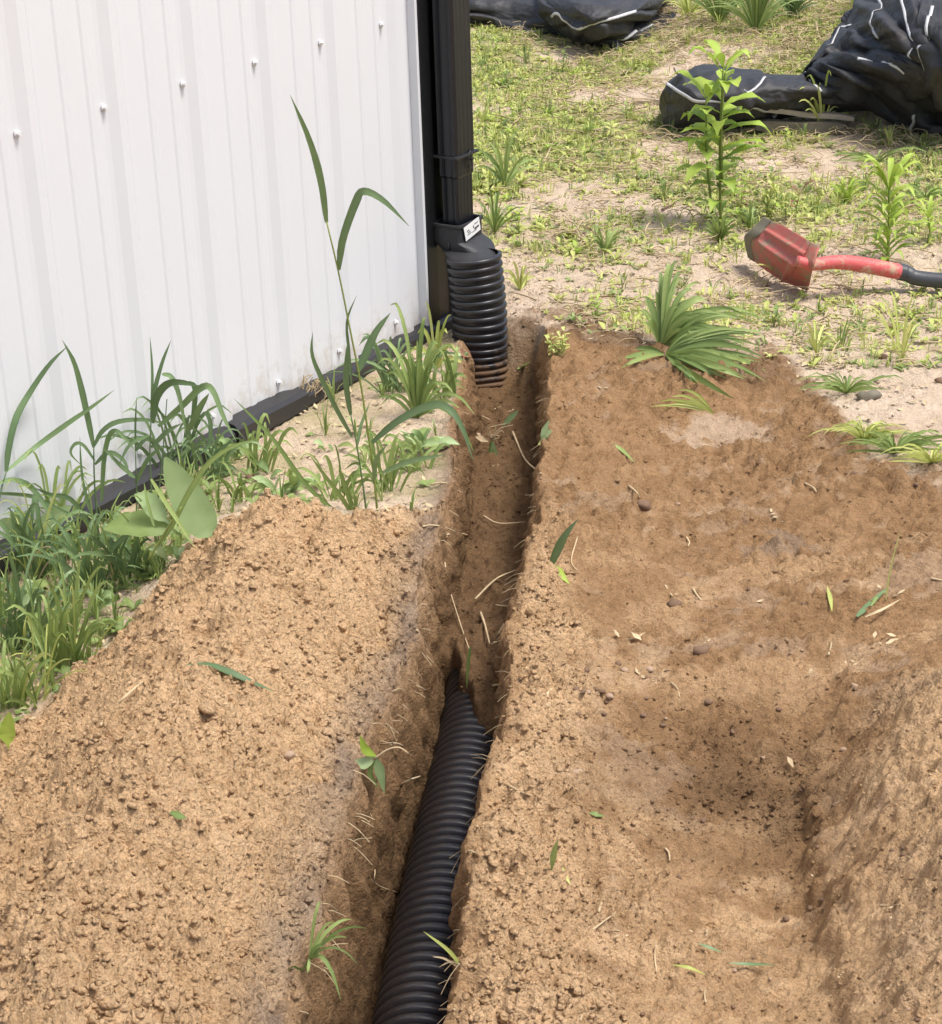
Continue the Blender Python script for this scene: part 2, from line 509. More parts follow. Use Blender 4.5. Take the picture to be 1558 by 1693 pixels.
CTRL = to_world([
    # undisturbed ground round the wall
    (0, 930, -.035), (150, 860, -.03), (300, 780, -.03), (430, 740, -.03), (560, 660, -.03), (650, 600, -.025), (730, 560, -.02),
    (500, 780, -.015), (600, 760, -.005), (680, 700, -.005), (740, 660, -.005), (690, 800, .01), (640, 840, .03),
    (0, 1120, -.03), (100, 1030, -.03), (200, 930, -.03), (300, 850, -.02), (400, 810, -.02), (520, 820, -.01),
    # left spoil heap: foot on the grass side, crest, then the flank falling to the trench
    (0, 1232, .0), (100, 1156, .0), (200, 1066, .01), (262, 984, .03), (330, 902, .055), (400, 858, .075), (455, 846, .085), (520, 856, .07),
    (575, 880, .06), (620, 868, .065), (680, 868, .035),
    (455, 885, .105), (425, 940, .125), (375, 1040, .145), (310, 1160, .16), (250, 1300, .17), (190, 1450, .18), (130, 1600, .19), (90, 1693, .19),
    (300, 1010, .10), (220, 1120, .095), (140, 1230, .09), (60, 1340, .09), (0, 1420, .095), (60, 1500, .14), (0, 1600, .13), (-60, 1500, .06), (-80, 1350, .0), (0, 1700, .16),
    (450, 1060, .105), (420, 1180, .105), (360, 1330, .115), (320, 1480, .12), (270, 1640, .125), (400, 1600, .07),
    (480, 1300, .065), (430, 1450, .075), (520, 1130, .06),
    (505, 930, .075), (600, 950, .05), (590, 1090, .04), (640, 1040, .03), (690, 930, .03), (560, 1220, .035), (540, 1350, .025), (500, 1480, .02), (460, 1640, .02),
    # right of the trench
    (900, 560, .02), (930, 640, .035), (940, 760, .03), (930, 880, .025), (900, 980, .03), (890, 1100, .03), (880, 1200, .025), (860, 1330, .03), (835, 1480, .03), (820, 1650, .03),
    (1000, 580, .035), (1090, 600, .03), (1200, 640, .02), (1320, 650, .015), (1400, 720, .01), (1500, 760, .0), (1000, 700, .02), (1100, 760, .0), (1200, 700, .012),
    (1330, 745, -.012), (1400, 800, .0), (1250, 850, -.005), (1100, 900, -.005), (1000, 900, .005), (1500, 850, .005), (1450, 950, .0), (1558, 900, .015),
    (1000, 1050, .0), (1150, 1050, -.005), (1300, 1050, .0), (1450, 1060, .01), (1558, 1080, .03),
    (960, 1200, .005), (1100, 1200, -.01), (1250, 1200, -.02), (1380, 1200, -.01), (1350, 1290, -.045), (1230, 1300, -.045), (1100, 1300, -.04),
    (1000, 1330, -.02), (1200, 1400, -.05), (1340, 1420, -.05), (1050, 1450, -.035), (930, 1400, .005), (900, 1550, .01), (1000, 1570, -.02),
    (1200, 1500, -.05), (1340, 1530, -.045), (1150, 1620, -.035), (1050, 1693, -.02), (1250, 1693, -.03), (920, 1693, .015), (1350, 1640, -.02),
    (1405, 1290, -.035), (1385, 1390, -.040), (1375, 1490, -.035), (1430, 1250, .015), (1450, 1330, .02), (1430, 1450, .005), (1435, 1560, .005), (1430, 1680, .0), (1500, 1190, .04), (1558, 1160, .06), (1558, 1300, .07), (1558, 1450, .07), (1530, 1600, .05), (1558, 1693, .06),
    # sandy ground behind
    (900, 500, .0), (1000, 520, .0), (1200, 520, .0), (1400, 560, .0), (1558, 620, .0), (850, 430, .0), (1100, 400, .0), (1300, 400, .0), (1500, 420, .0),
    (820, 250, .0), (1000, 250, .0), (1200, 250, .0), (1450, 280, .0), (820, 80, .02), (1000, 100, .0), (1250, 60, .05), (1350, 20, .08), (1150, 30, .05), (1100, 90, .02), (1500, 60, .06)])
_edge = [(x, y, 0.0) for x, y in ((-1.6, 0.9), (-0.9, 1.2), (0, .9), (1.0, 1.0), (2.2, 1.4), (3, 3), (3.2, 5), (3.2, 7), (3, 9), (1, 9.5), (-1, 9), (-2, 7), (-2, 5), (-1.6, 3), (-1.7, 1.9), (1.4, 2.4), (1.5, 3.4))]
_edge += [(-.80, 1.7, .0), (-.95, 2.1, .0), (-.45, 1.3, .12), (-.75, 1.3, .0), (0.0, 1.3, .02), (-.3, 1.35, .06), (.7, 1.5, .06), (.95, 2.0, .04)]
CTRL = np.vstack([CTRL, np.array(_edge)])
_C = CTRL[:, :2]


def _phi(r):
    return np.where(r > 1e-9, r * r * np.log(r + 1e-12), 0.0)


_n = len(_C)
_Kmat = _phi(np.linalg.norm(_C[:, None] - _C[None], axis=2)) + np.eye(_n) * 2e-4
_P = np.hstack([np.ones((_n, 1)), _C])
_A = np.block([[_Kmat, _P], [_P.T, np.zeros((3, 3))]])
_sol = np.linalg.solve(_A, np.concatenate([CTRL[:, 2], np.zeros(3)]))


def rbf(x, y):
    x = np.asarray(x, float); sh = x.shape; x = x.ravel(); y = np.asarray(y, float).ravel()
    s = np.full(x.shape, _sol[_n]) + _sol[_n + 1] * x + _sol[_n + 2] * y
    for i in range(_n):
        d2 = (x - _C[i, 0]) ** 2 + (y - _C[i, 1]) ** 2 + 1e-12
        s += _sol[i] * 0.5 * d2 * np.log(d2)
    return s.reshape(sh)


def poly_side(x, y, pts):
    """signed: >0 where y is beyond the polyline (world), interpolated over x"""
    o = np.argsort(pts[:, 0]); return np.asarray(y) - np.interp(x, pts[o, 0], pts[o, 1])


EDGE_R = np.array([at(px, py, 0) for px, py in ((880, 535), (960, 545), (1060, 560), (1180, 585), (1290, 605), (1340, 650), (1400, 715), (1470, 760), (1558, 775), (1750, 800))])
HEAP_B = to_world([(-250, 1420, .0), (0, 1225, .0), (100, 1148, .0), (200, 1058, .01), (262, 976, .03), (330, 894, .055), (400, 850, .075), (455, 838, .085), (520, 848, .07), (620, 860, .07), (690, 860, .03), (760, 850, .0)])


def zones(x, y):
    """masks of what the soil is: R brown dug, G loose tan spoil, B damp, crust, moss"""
    n1 = fbm(x * 7, y * 7, 4, 21); n2 = fbm(x * 22, y * 22, 3, 25)
    right = sstep(-.02, .03, x - xr(y))
    left = 1 - sstep(-.03, .02, x - xl(y))
    beyond = poly_side(x, y, EDGE_R) + 0.15 * n1 + 0.10 * n2 + .03 * fbm(x * 60, y * 60, 2, 27)
    dug = (1 - sstep(-.16, .16, beyond)) * sstep(-.02, .0, x - xl(y))
    far_r = sstep(3.0, 4.0, y)
    heap = 1 - sstep(-.03, .04, poly_side(x, y, HEAP_B) + 0.03 * n1 + .02 * n2)
    heap = heap * left
    # tan: left heap, crumbly lip along the right of the trench, mound bottom right
    lipd = x - xr(y)
    lipw = np.interp(y, [1.5, 2.3, 2.8, 3.1], [.20, .12, .05, .0])
    lip = right * (1 - sstep(.4, 1.5, lipd / (lipw + 1e-3) + 0.5 * n1)) * (1 - sstep(2.7, 3.1, y))
    near = 1 - sstep(1.75, 2.1, y + .2 * n1)
    pb = at(1430, 1400, 0)
    mound = sstep(-.03, .05, (x - np.interp(y, [1.4, 1.7, 1.95, 2.25, 2.4], [.40, .41, .45, .50, .8])) + .04 * n1) * (1 - sstep(2.2, 2.5, y))
    tan = np.clip(np.maximum.reduce([heap, lip, mound * .95, near * right * 0.55]), 0, 1)
    # damp: trench inside and the scooped middle
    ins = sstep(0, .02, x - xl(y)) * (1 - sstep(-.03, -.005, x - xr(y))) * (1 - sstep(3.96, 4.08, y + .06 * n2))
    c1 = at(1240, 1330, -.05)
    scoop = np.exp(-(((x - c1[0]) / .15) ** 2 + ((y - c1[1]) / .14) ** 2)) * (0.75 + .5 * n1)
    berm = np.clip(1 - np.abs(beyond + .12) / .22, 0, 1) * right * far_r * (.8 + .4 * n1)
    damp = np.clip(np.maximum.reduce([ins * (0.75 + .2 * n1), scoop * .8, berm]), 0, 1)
    # topsoil crust: band on the left lip
    ld = xl(y) - x
    crust = np.clip(sstep(-.006, .004, ld) * (1 - sstep(.02, .07, ld + .02 * n1)), 0, 1) * (.55 + .5 * n1) * (1 - sstep(3.2, 3.5, y))
    c2 = at(1290, 905, 0); c3 = at(1500, 1080, 0)
    crust = np.maximum(crust, .6 * sstep(.25, .6, np.exp(-(((x - c2[0]) / .06) ** 2 + ((y - c2[1]) / .05) ** 2)) * (.8 + 1.3 * n2)))
    crust = np.maximum(crust, mound * np.clip(.10 + .3 * n1, 0, .25))
    c4 = at(1180, 725, 0)
    pale = np.exp(-(((x - c4[0]) / .10) ** 2 + ((y - c4[1]) / .06) ** 2))
    dug = dug * (1 - .5 * sstep(.3, .65, pale * (1 + .8 * n1 + .9 * n2)))
    dug = dug * (1 - .22 * sstep(.3, .6, fbm(x * 3.3, y * 5, 4, 165) + .7 * n2) * right)
    bedp = right * (1 - sstep(2.0, 2.3, y)) * sstep(.05, .30, fbm(x * 9, y * 14, 4, 167) + .3 * n2)
    tan = np.maximum(tan, bedp * .85)
    tan = np.maximum(tan, right * .45 * sstep(-.1, .5, fbm(x * 4, y * 6, 4, 191) + .3 * n2) * (1 - sstep(2.6, 3.3, y)))
    dug = np.clip(dug, 0, 1)
    tan = tan * (1 - .5 * np.clip(scoop, 0, 1))
    outside = np.clip(1 - dug - heap - ins, 0, 1)
    mossy = outside * np.clip(sstep(4.2, 5.2, y) * (0.34 + 1.1 * fbm(x * 2.2, y * 2.2, 4, 61)), 0, .85)
    mossy = np.maximum(mossy, outside * left * np.clip((.1 + .9 * fbm(x * 5, y * 5, 3, 63)), 0, .5))
    return dict(dug=dug, tan=tan, damp=damp, crust=np.clip(crust, 0, 1), moss=mossy, heap=heap, ins=ins, outside=outside, scoop=scoop, lip=lip, mound=mound)


def top_surface(x, y):
    z = rbf(x, y)
    far = np.maximum(np.maximum(np.abs(x) - 2.2, 0), np.maximum(y - 8.2, 0) + np.maximum(1.2 - y, 0))
    return z * (1 - sstep(0, 1.0, far))


Y_COV0 = at(800, 1215, -.11)[1]; Y_COV1 = at(790, 1090, -.11)[1]


def floor_z(x, y):
    c = 0.5 * (xl(y) + xr(y))
    yc = Y_COV0 - .02 + (Y_COV1 + .02 - Y_COV0) * (1 - sstep(-.050, .030, x - c + .012 * fbm(x * 25, y * 12, 3, 37)))
    k = sstep(-.05, .045, y - yc)
    cover = np.interp(y, [1.0, Y_COV0, Y_COV1, Y_COV1 + .12, 3.2, 3.45, 3.62, 3.88, 3.97, 4.02], [-.085, -.083, -.078, -.095, -.125, -.12, -.115, -.105, -.04, .0])
    return -.215 * (1 - k) + cover * k + 0.014 * fbm(x * 20, y * 14, 4, 31)


WALLW = 0.030


def ground_all(x, y, detail=True):
    x = np.asarray(x, float); y = np.asarray(y, float)
    Z = zones(x, y)
    z = top_surface(x, y)
    a0 = xl(y); b0 = xr(y)
    fin = 1 - sstep(3.90, 4.02, y)
    wl = sstep(0, WALLW, x - a0); wr = sstep(0, WALLW, b0 - x)
    t = wl * wr * fin
    t = np.where((x > a0) & (x < b0), t, 0)
    loose = np.clip(Z['heap'] + Z['lip'] * .9 + Z['mound'] * .7, 0, 1)
    dugz = np.clip(Z['dug'], 0, 1)
    if detail:
        wx = x + .010 * perlin(x * 18, y * 18, 71) + .0045 * perlin(x * 70, y * 70, 72)
        wy = y + .010 * perlin(x * 18, y * 18, 73) + .0045 * perlin(x * 70, y * 70, 74)
        big = fbm(x * 6, y * 6, 3, 1)
        med = fbm(x * 22, y * 22, 3, 4)
        c1 = clods(wx * 28, wy * 28, 2) ; c2 = clods(wx * 62, wy * 62, 12); c3 = clods(wx * 125, wy * 125, 15)
        fine = fbm(x * 110, y * 110, 3, 8, .6)
        patch = sstep(-.1, .5, fbm(x * 11, y * 11, 2, 88))
        bil = np.abs(perlin(wx * 30, wy * 30, 151)) * .014 + np.abs(perlin(wx * 66 + 7, wy * 66, 153)) * .0095 + np.abs(perlin(wx * 140, wy * 140 + 3, 155)) * .006
        lump = fbm(x * 11, y * 11, 2, 157)
        pits = np.clip(-.15 - fbm(x * 34, y * 34, 3, 95), 0, 1)
        bil2 = np.abs(perlin(wx * 95, wy * 95, 171)) * .009 + np.abs(perlin(wx * 170, wy * 170 + 3, 173)) * .007
        dloose = .023 * big + .019 * lump + .010 * med + bil * .95 + bil2 * 1.25 + (.012 * c1 * patch * patch + .0045 * c2 * patch + .0032 * c3) + .0050 * fine - .007 * pits - .016 * sstep(.25, .8, fbm(x * 14, y * 14, 3, 181))
        scr = sstep(-.2, .5, fbm(x * 5, y * 5, 2, 91))
        up = 1 + 1.0 * sstep(2.4, 3.2, y)
        ddug = .005 * big + .006 * med * up + bil * .75 * up * (.4 + .6 * scr) + .009 * c1 * scr * patch * up + (.0055 * c2 * up + .0045 * c3) * (.45 + .55 * scr) + .0036 * fine - .008 * pits
        ddug = ddug + Z['scoop'] * (.010 * c1 + .008 * c2)
        dsand = .006 * fbm(x * 4, y * 4, 3, 14) + .0035 * med + .0024 * fine + .003 * c2 + .002 * c3
        d = dsand * Z['outside'] + ddug * dugz + dloose * loose
        d = np.where(loose > .5, dloose * loose + ddug * (1 - loose), d)
        # spade slices across the near bed of the dug strip
        st = np.sin((y * .93 - x * .35 + .02 * med) * 2 * math.pi / .052)
        bed = np.clip(1 - np.abs(x - .17) / .2, 0, 1) * (1 - sstep(1.95, 2.2, y)) * dugz * (1 - loose)
        d = d + bed * .007 * np.clip(st, -.2, 1)
        # broken bank at the near right
        xb = np.interp(y, [1.4, 1.65, 1.8, 1.95, 2.1, 2.25, 2.35], [.345, .365, .375, .385, .40, .44, .50]) + .022 * fbm(y * 16, y * 0 + 5.1, 3, 161) + .01 * fbm(x * 50, y * 50, 2, 163)
        d = d + .026 * sstep(-.006, .018, x - xb) * (1 - sstep(2.25, 2.5, y)) * (1 - sstep(.10, .5, x - xb))
        z = z + d * (1 - t)
        # broken rim of the trench
        rim = np.exp(-((x - a0) / .02) ** 2) + np.exp(-((x - b0) / .02) ** 2)
        z = z + rim * fin * .005 * fbm(x * 40, y * 40, 2, 99) * (1 - t)
    else:
        z = z + loose * .012 + dugz * .003
    fz = floor_z(x, y)
    if detail:
        fz = fz + .006 * clods(x * 40, y * 40, 52) + .003 * clods(x * 95, y * 95, 55) + .002 * fbm(x * 90, y * 90, 3, 57)
    z = z * (1 - t) + np.minimum(fz, z) * t
    for qx, qy, qz, sx_, sy_, h_ in ((452, 866, .10, .035, .05, .016), (600, 900, .07, .04, .06, .020), (380, 930, .12, .05, .05, .014), (320, 1330, .13, .07, .06, .016), (150, 1420, .16, .06, .05, -.014), (500, 1110, .08, .05, .06, .012), (260, 1180, .13, .05, .05, -.012)):
        q = at(qx, qy, qz); z = z + h_ * np.exp(-(((x - q[0]) / sx_) ** 2 + ((y - q[1]) / sy_) ** 2)) * (1 - t)
    # notch between the two lobes of the heap and footprints
    q = at(508, 905, .07); g = np.exp(-(((x - q[0]) / .014) ** 2 + ((y - q[1]) / .09) ** 2)); z = z - .03 * g
    q = at(1345, 742, -.01); g = sstep(-.02, .0, y - q[1] + .10 * (x - q[0])) * np.exp(-(((x - q[0]) / .08) ** 2 + ((y - q[1] + .01) / .03) ** 4)); z = z - .0 * g
    h = np.exp(-(((x - q[0]) / .055) ** 4 + ((y - q[1]) / .022) ** 2)); z = z - .022 * h
    q = at(1130, 835, 0); h = np.exp(-(((x - q[0]) / .07) ** 4 + ((y - q[1]) / .05) ** 4)); z = z - .010 * h
    q = at(1180, 730, 0); h = np.exp(-(((x - q[0]) / .10) ** 4 + ((y - q[1]) / .04) ** 4)); z = z - .008 * h
    return z, Z


GRID = {}


def gz(x, y):
    ys = GRID['ys']; i = int(np.clip(np.searchsorted(ys, y) - 1, 0, len(ys) - 2)); f_ = (y - ys[i]) / (ys[i + 1] - ys[i])
    return float(np.interp(x, GRID['X'][i], GRID['Z'][i]) * (1 - f_) + np.interp(x, GRID['X'][i + 1], GRID['Z'][i + 1]) * f_)


def build_ground():
    ys = [1.25]
    while ys[-1] < 60:
        y = ys[-1]
        st = .0027 if 1.55 < y < 2.6 else (.0045 if y < 1.55 else .0027 * (y / 2.6) ** 2.4)
        if y > 8.5: st = .08 * (y / 8.5) ** 4
        ys.append(y + min(st, 6))
    ys = np.array([-30, -15, -8, -4, -2, -1, -.4, 0, .3, .6, .85, 1.05, 1.15] + ys)
    S = np.clip(np.sqrt(ys ** 2 + HC ** 2) / 2.15, 1.0, 4.0)

    def out(n_dense, first, limit):
        s = [0.0]; st = first
        for i in range(n_dense): s.append(s[-1] + st)
        while s[-1] < limit:
            st *= 1.13; s.append(s[-1] + st)
        return np.array(s[1:])
    oL = out(200, .0028, 30); oR = out(224, .0028, 30)
    wallp = np.linspace(0, 1, 34)
    aY = xl(ys); bY = xr(ys)
    rows = []
    inner = np.concatenate([np.linspace(0, 1, 34) ** 1.0])
    for i, y in enumerate(ys):
        a0, b0 = aY[i], bY[i]
        Lx = a0 - oL[::-1] * S[i]
        wl_ = a0 + wallp * WALLW
        mid = np.linspace(a0 + WALLW, b0 - WALLW, 40)[1:-1]
        wr_ = b0 - WALLW + wallp * WALLW
        rows.append(np.concatenate([Lx, wl_, mid, wr_, b0 + oR * S[i]]))
    X = np.array(rows); X0 = X.copy(); Y = np.repeat(ys[:, None], X.shape[1], 1)
    Zz, Zn = ground_all(X, Y)
    # vertical spade marks and crumbling on the trench walls: push sideways
    a2 = aY[:, None]; b2 = bY[:, None]
    inwl = np.clip(1 - np.abs((X - a2) / WALLW - .5) * 2, 0, 1) ** .5
    inwr = np.clip(1 - np.abs((b2 - X) / WALLW - .5) * 2, 0, 1) ** .5
    fade = 1 - sstep(3.8, 3.95, Y)
    k = fbm(Y * 26, Zz * 6, 4, 81) * .012 + fbm(Y * 60, Zz * 45, 3, 83) * .007 + .007 * fbm(Y * 8, Zz * 18, 2, 85) + .006 * clods(Y * 45, Zz * 45, 87)
    X = X + fade * (inwl * (k - .002) - inwr * (k - .002))
    GRID['ys'] = ys; GRID['X'] = X0; GRID['Z'] = Zz
    nr, nc = X.shape
    V = np.stack([X, Y, Zz], -1).reshape(-1, 3)
    idx = np.arange(nr * nc).reshape(nr, nc)
    Fc = np.stack([idx[:-1, :-1], idx[:-1, 1:], idx[1:, 1:], idx[1:, :-1]], -1).reshape(-1, 4)
    one = np.ones(nr * nc)
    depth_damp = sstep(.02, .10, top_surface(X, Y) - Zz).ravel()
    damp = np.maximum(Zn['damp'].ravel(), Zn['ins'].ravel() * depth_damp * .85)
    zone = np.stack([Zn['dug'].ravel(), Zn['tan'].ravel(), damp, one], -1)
    zoneb = np.stack([Zn['crust'].ravel() * (1 - .0 * damp), Zn['moss'].ravel(), one * 0, one], -1)
    me = mesh_np('ground', V, Fc, M_SOIL, attrs={'zone': ('FLOAT_COLOR', 'POINT', zone), 'zone_b': ('FLOAT_COLOR', 'POINT', zoneb)})
    o = bpy.data.objects.new('ground', me); COL.objects.link(o)
    tag(o, kind='structure')
    print('ground', nr, nc, nr * nc)


build_ground()


# ------------------------------------------------------------------ crumbs of soil (countless)
def ico():
    t = (1 + 5 ** .5) / 2
    v = np.array([(-1, t, 0), (1, t, 0), (-1, -t, 0), (1, -t, 0), (0, -1, t), (0, 1, t), (0, -1, -t), (0, 1, -t), (t, 0, -1), (t, 0, 1), (-t, 0, -1), (-t, 0, 1)], float)
    v /= np.linalg.norm(v[0])
    f = np.array([(0, 11, 5), (0, 5, 1), (0, 1, 7), (0, 7, 10), (0, 10, 11), (1, 5, 9), (5, 11, 4), (11, 10, 2), (10, 7, 6), (7, 1, 8), (3, 9, 4), (3, 4, 2), (3, 2, 6), (3, 6, 8), (3, 8, 9), (4, 9, 5), (2, 4, 11), (6, 2, 10), (8, 6, 7), (9, 8, 1)])
    return v, f


def crumbs():
    N0 = 215000
    y = 1.45 + (5.0 - 1.45) * rng.random(N0) ** 1.6
    S = np.sqrt(y * y + HC * HC) / 2.15
    x = (rng.random(N0) * 1.35 - .72) * S
    x = x + .1 * (y - 1.5)
    Z = zones(x, y)
    clump = sstep(-.2, .5, fbm(x * 12, y * 12, 3, 140))
    inside = (x > xl(y)) & (x < xr(y))
    dens = Z['heap'] * (.35 + .65 * clump) + Z['lip'] * .8 + Z['mound'] * .45 + Z['dug'] * .33 * clump + Z['scoop'] * .7 + .05 * Z['outside']
    dens = np.where(inside, .35, dens)
    keep = rng.random(N0) < np.clip(dens, 0, 1) * .42
    x = x[keep]; y = y[keep]; Z = {k: v[keep] for k, v in Z.items()}
    n = len(x)
    zz, _ = ground_all(x, y)
    loose = np.clip(Z['heap'] + Z['lip'] + Z['scoop'] * .8, 0, 1)
    r = (.0012 + .0026 * rng.random(n) ** 2.2) * (0.75 + .6 * loose) * np.clip(y / 2.2, 1, 1.5)
    big = rng.random(n) < .008
    r = np.where(big, r * 2.0, r)
    V0, F0 = ico()
    V = V0[None] * (1 + .95 * (rng.random((n, 12, 1)) - .5)) * r[:, None, None]
    V = V * (np.array([1, 1, .7])[None, None] + .7 * (rng.random((n, 1, 3)) - .5))
    th = rng.random(n) * 6.28; c, s = np.cos(th)[:, None], np.sin(th)[:, None]
    V = np.stack([V[..., 0] * c - V[..., 1] * s, V[..., 0] * s + V[..., 1] * c, V[..., 2]], -1)
    V[..., 0] += x[:, None]; V[..., 1] += y[:, None]; V[..., 2] += (zz + r * .15)[:, None]
    Fc = (F0[None] + (np.arange(n) * 12)[:, None, None]).reshape(-1, 3)
    one = np.ones(n)
    zone = np.repeat(np.stack([Z['dug'], Z['tan'], Z['damp'], one], -1), 12, 0)
    zb = np.repeat(np.stack([Z['crust'], Z['moss'] * 0, one * 0, one], -1), 12, 0)
    me = mesh_np('soil_crumbs', V.reshape(-1, 3), Fc, M_SOIL, smooth=False, attrs={'zone': ('FLOAT_COLOR', 'POINT', zone), 'zone_b': ('FLOAT_COLOR', 'POINT', zb)})
    o = link('soil_crumbs', me); tag(o, 'loose tan and brown soil crumbs lying over the dug earth', 'soil crumbs', kind='stuff')
    print('crumbs', n)


crumbs()

# ------------------------------------------------------------------ the metal building
CORNER_T = 1.425
bld = empty('metal_building', wall(0.6, 0, -.05), 'white ribbed metal shed wall with black corner and base trim', 'building')


def siding():
    # one period of the steel profile: t offset, how far it stands proud
    EDGE = 0.2026; PER = 0.2035
    prof = [(-.204 + .0, 0), (-.150, 0), (-.146, .0022), (-.134, .0022), (-.130, 0), (-.092, 0), (-.088, .0022), (-.076, .0022), (-.072, 0), (-.058, 0), (-.048, .002), (-.030, .0105), (-.014, .0105), (-.002, .002), (0, 0)]
    prof = [(p + .0, h) for p, h in prof][1:]
    ts = []
    for k in range(-14, 6):
        for p, h in prof:
            ts.append((EDGE + PER * k + p, h))
    ts = [(-4.0, 0)] + [q for q in ts if -3.9 < q[0] < 1.246] + [(1.246, 0)]
    z0, z1 = .004, 3.0
    mb = MB(); vs = []; fs = []
    for t, h in ts:
        vs += [wall(t, h, z0), wall(t, h, z1)]
    for i in range(len(ts) - 1):
        fs.append((2 * i, 2 * i + 2, 2 * i + 3, 2 * i + 1))
    mb.add(vs, fs)
    o = mb.build('siding_panel', M_WHITE, bld, smooth=False)
    m = o.modifiers.new('thick', 'SOLIDIFY'); m.thickness = .0012; m.offset = 1
    # screws: upper row and lower row
    T0 = [.149, .354, .558, .761, .957, 1.153]
    T0 = [.1487 + PER * (k - .0) * .9875 for k in range(-4, 6)]
    for z, tt in ((.645, T0), (.040, T0)):
        for t in tt:
            c = wall(t, .0, z)
            s = MB(); tube(s, [c + WN * .0012, c + WN * .0035], .0056, 12, 2)
            sc_ = s.build('screw', M_WASHER, bld, auto=40)
            s = MB(); tube(s, [c + WN * .0035, c + WN * .0045], .0060, 12, 2)
            tube(s, [c + WN * .0045, c + WN * .0105], [.0040, .0037], 6, 2)
            s.build('screw_head', M_SCREW, sc_, auto=30)


siding()


def wbox(mb, t0, t1, o0, o1, z0, z1):
    vs = [wall(t, o, z) for z in (z0, z1) for t, o in ((t0, o0), (t1, o0), (t1, o1), (t0, o1))]
    mb.add(vs, [(0, 1, 2, 3), (7, 6, 5, 4), (0, 4, 5, 1), (1, 5, 6, 2), (2, 6, 7, 3), (3, 7, 4, 0)])


# white J edge at the end of the siding, black corner trim folded round the corner
mb = MB(); wbox(mb, 1.2465, 1.255, -.002, .020, .0, 3.0); mb.build('siding_end_trim', M_WHITE, bld, smooth=False)
mb = MB(); pr = [(1.2565, .0), (1.2565, .022), (1.288, .024), (1.294, .017), (1.345, .017), (1.350, .026), (CORNER_T, .026), (CORNER_T, -.12), (CORNER_T - .004, -.12), (CORNER_T - .004, 0)]
nvp = len(pr)
vs = [wall(t, o_, -.03) for t, o_ in pr] + [wall(t, o_, 3.0) for t, o_ in pr]
mb.add(vs, [(i, (i + 1) % nvp, (i + 1) % nvp + nvp, i + nvp) for i in range(nvp)]); mb.build('corner_trim', M_BLACKTRIM, bld, smooth=False)
# far side wall behind the corner, hidden from here
mb = MB(); wbox(mb, CORNER_T - .02, CORNER_T - .005, -4, -.125, .0, 3.0); mb.build('side_wall', M_WHITE, bld, smooth=False)
# black base trim along the foot of the wall, in lengths that lap
cuts = [(-3.9, -.9, 0), (-.9, .575, 1), (.58, .80, 2), (.80, 1.27, 0), (1.27, 1.40, 1)]
for t0, t1, k in cuts:
    mb = MB(); dz = (.0, .004, .010)[k]; do = (.0, .003, .006)[k]
    pr = [(-.012, .012 + dz), (.022 + do, .004 + dz), (.030 + do, -.004 + dz), (.031 + do, -.022), (.026 + do, -.026), (.028 + do, -.075), (-.012, -.075)]
    nn = 24; vs = []
    for i in range(nn + 1):
        t = t0 + (t1 - t0) * i / nn
        for o_, z_ in pr:
            w_ = .0015 * float(perlin(t * 6, z_ * 20, 5)) if z_ > -.07 else 0
            vs.append(wall(t, o_ + w_, z_ + w_))
    q = len(pr)
    fs = [(i * q + j, i * q + (j + 1) % q, (i + 1) * q + (j + 1) % q, (i + 1) * q + j) for i in range(nn) for j in range(q)]
    fs += [tuple(range(q)), tuple(nn * q + j for j in range(q - 1, -1, -1))]
    mb.add(vs, fs); mb.build('base_trim', M_BASETRIM, bld, smooth=True, auto=25)

# ------------------------------------------------------------------ downspout
# solve where its edges stand: left edge px 731, front edge px 757, right edge px 790 near py 330
def solve_t(px, py, off):
    lo, hi = 1.0, 2.0
    for _ in range(50):
        m = .5 * (lo + hi); P = wall(m, off, 0); q = at_y(px, py, P[1])
        if q[0] > P[0]: lo = m
        else: hi = m
    return lo


DS_O0, DS_O1 = .030, .076
DS_T0 = solve_t(757, 330, DS_O1); DS_T1 = solve_t(788, 330, DS_O1)
zof = lambda px, py, t, off: at_y(px, py, wall(t, off, 0)[1])[2]
Z_JOINT = zof(757, 262, DS_T0, DS_O1); Z_AD_TOP = zof(757, 372, DS_T0, DS_O1); Z_PIPE_TOP = zof(783, 424, DS_T0 + .03, .12)
print('downspout t', DS_T0, DS_T1, 'z', Z_JOINT, Z_AD_TOP, Z_PIPE_TOP)
spout = empty('downspout', wall(.5 * (DS_T0 + DS_T1), .05, Z_AD_TOP - .05), 'black rectangular fluted downspout on the corner of the white shed', 'downspout')


def spout_profile(grow=0.0, flutes=True):
    t0, t1, o0, o1 = DS_T0 - grow, DS_T1 + grow, DS_O0 - grow, DS_O1 + grow
    pts = []

    def side(p, q, nf, depth, inward):
        p = np.array(p); q = np.array(q)
        n_ = 1 + nf * 4; depth = depth * .22
        for i in range(n_):
            u = .10 + .8 * i / (n_ - 1) if flutes else i / (n_ - 1)
            k = (0, 1, 1, 0)[i % 4] if i < n_ - 1 else 0
            pts.append(p + (q - p) * u + np.array(inward) * depth * (k if flutes else 0))
    side((t0, o0), (t0, o1), 2, .0028, (1, 0))
    side((t0, o1), (t1, o1), 4, .0028, (0, -1))
    side((t1, o1), (t1, o0), 2, .0028, (-1, 0))
    side((t1, o0), (t0, o0), 4, .0028, (0, 1))
    return pts


def loft_wall(mb, rings, close=True):
    """rings: list of lists of (t, off, z)"""
    q = len(rings[0]); vs = [wall(*p) for r_ in rings for p in r_]
    fs = [(i * q + j, i * q + (j + 1) % q, (i + 1) * q + (j + 1) % q, (i + 1) * q + j) for i in range(len(rings) - 1) for j in range(q)]
    mb.add(vs, fs)


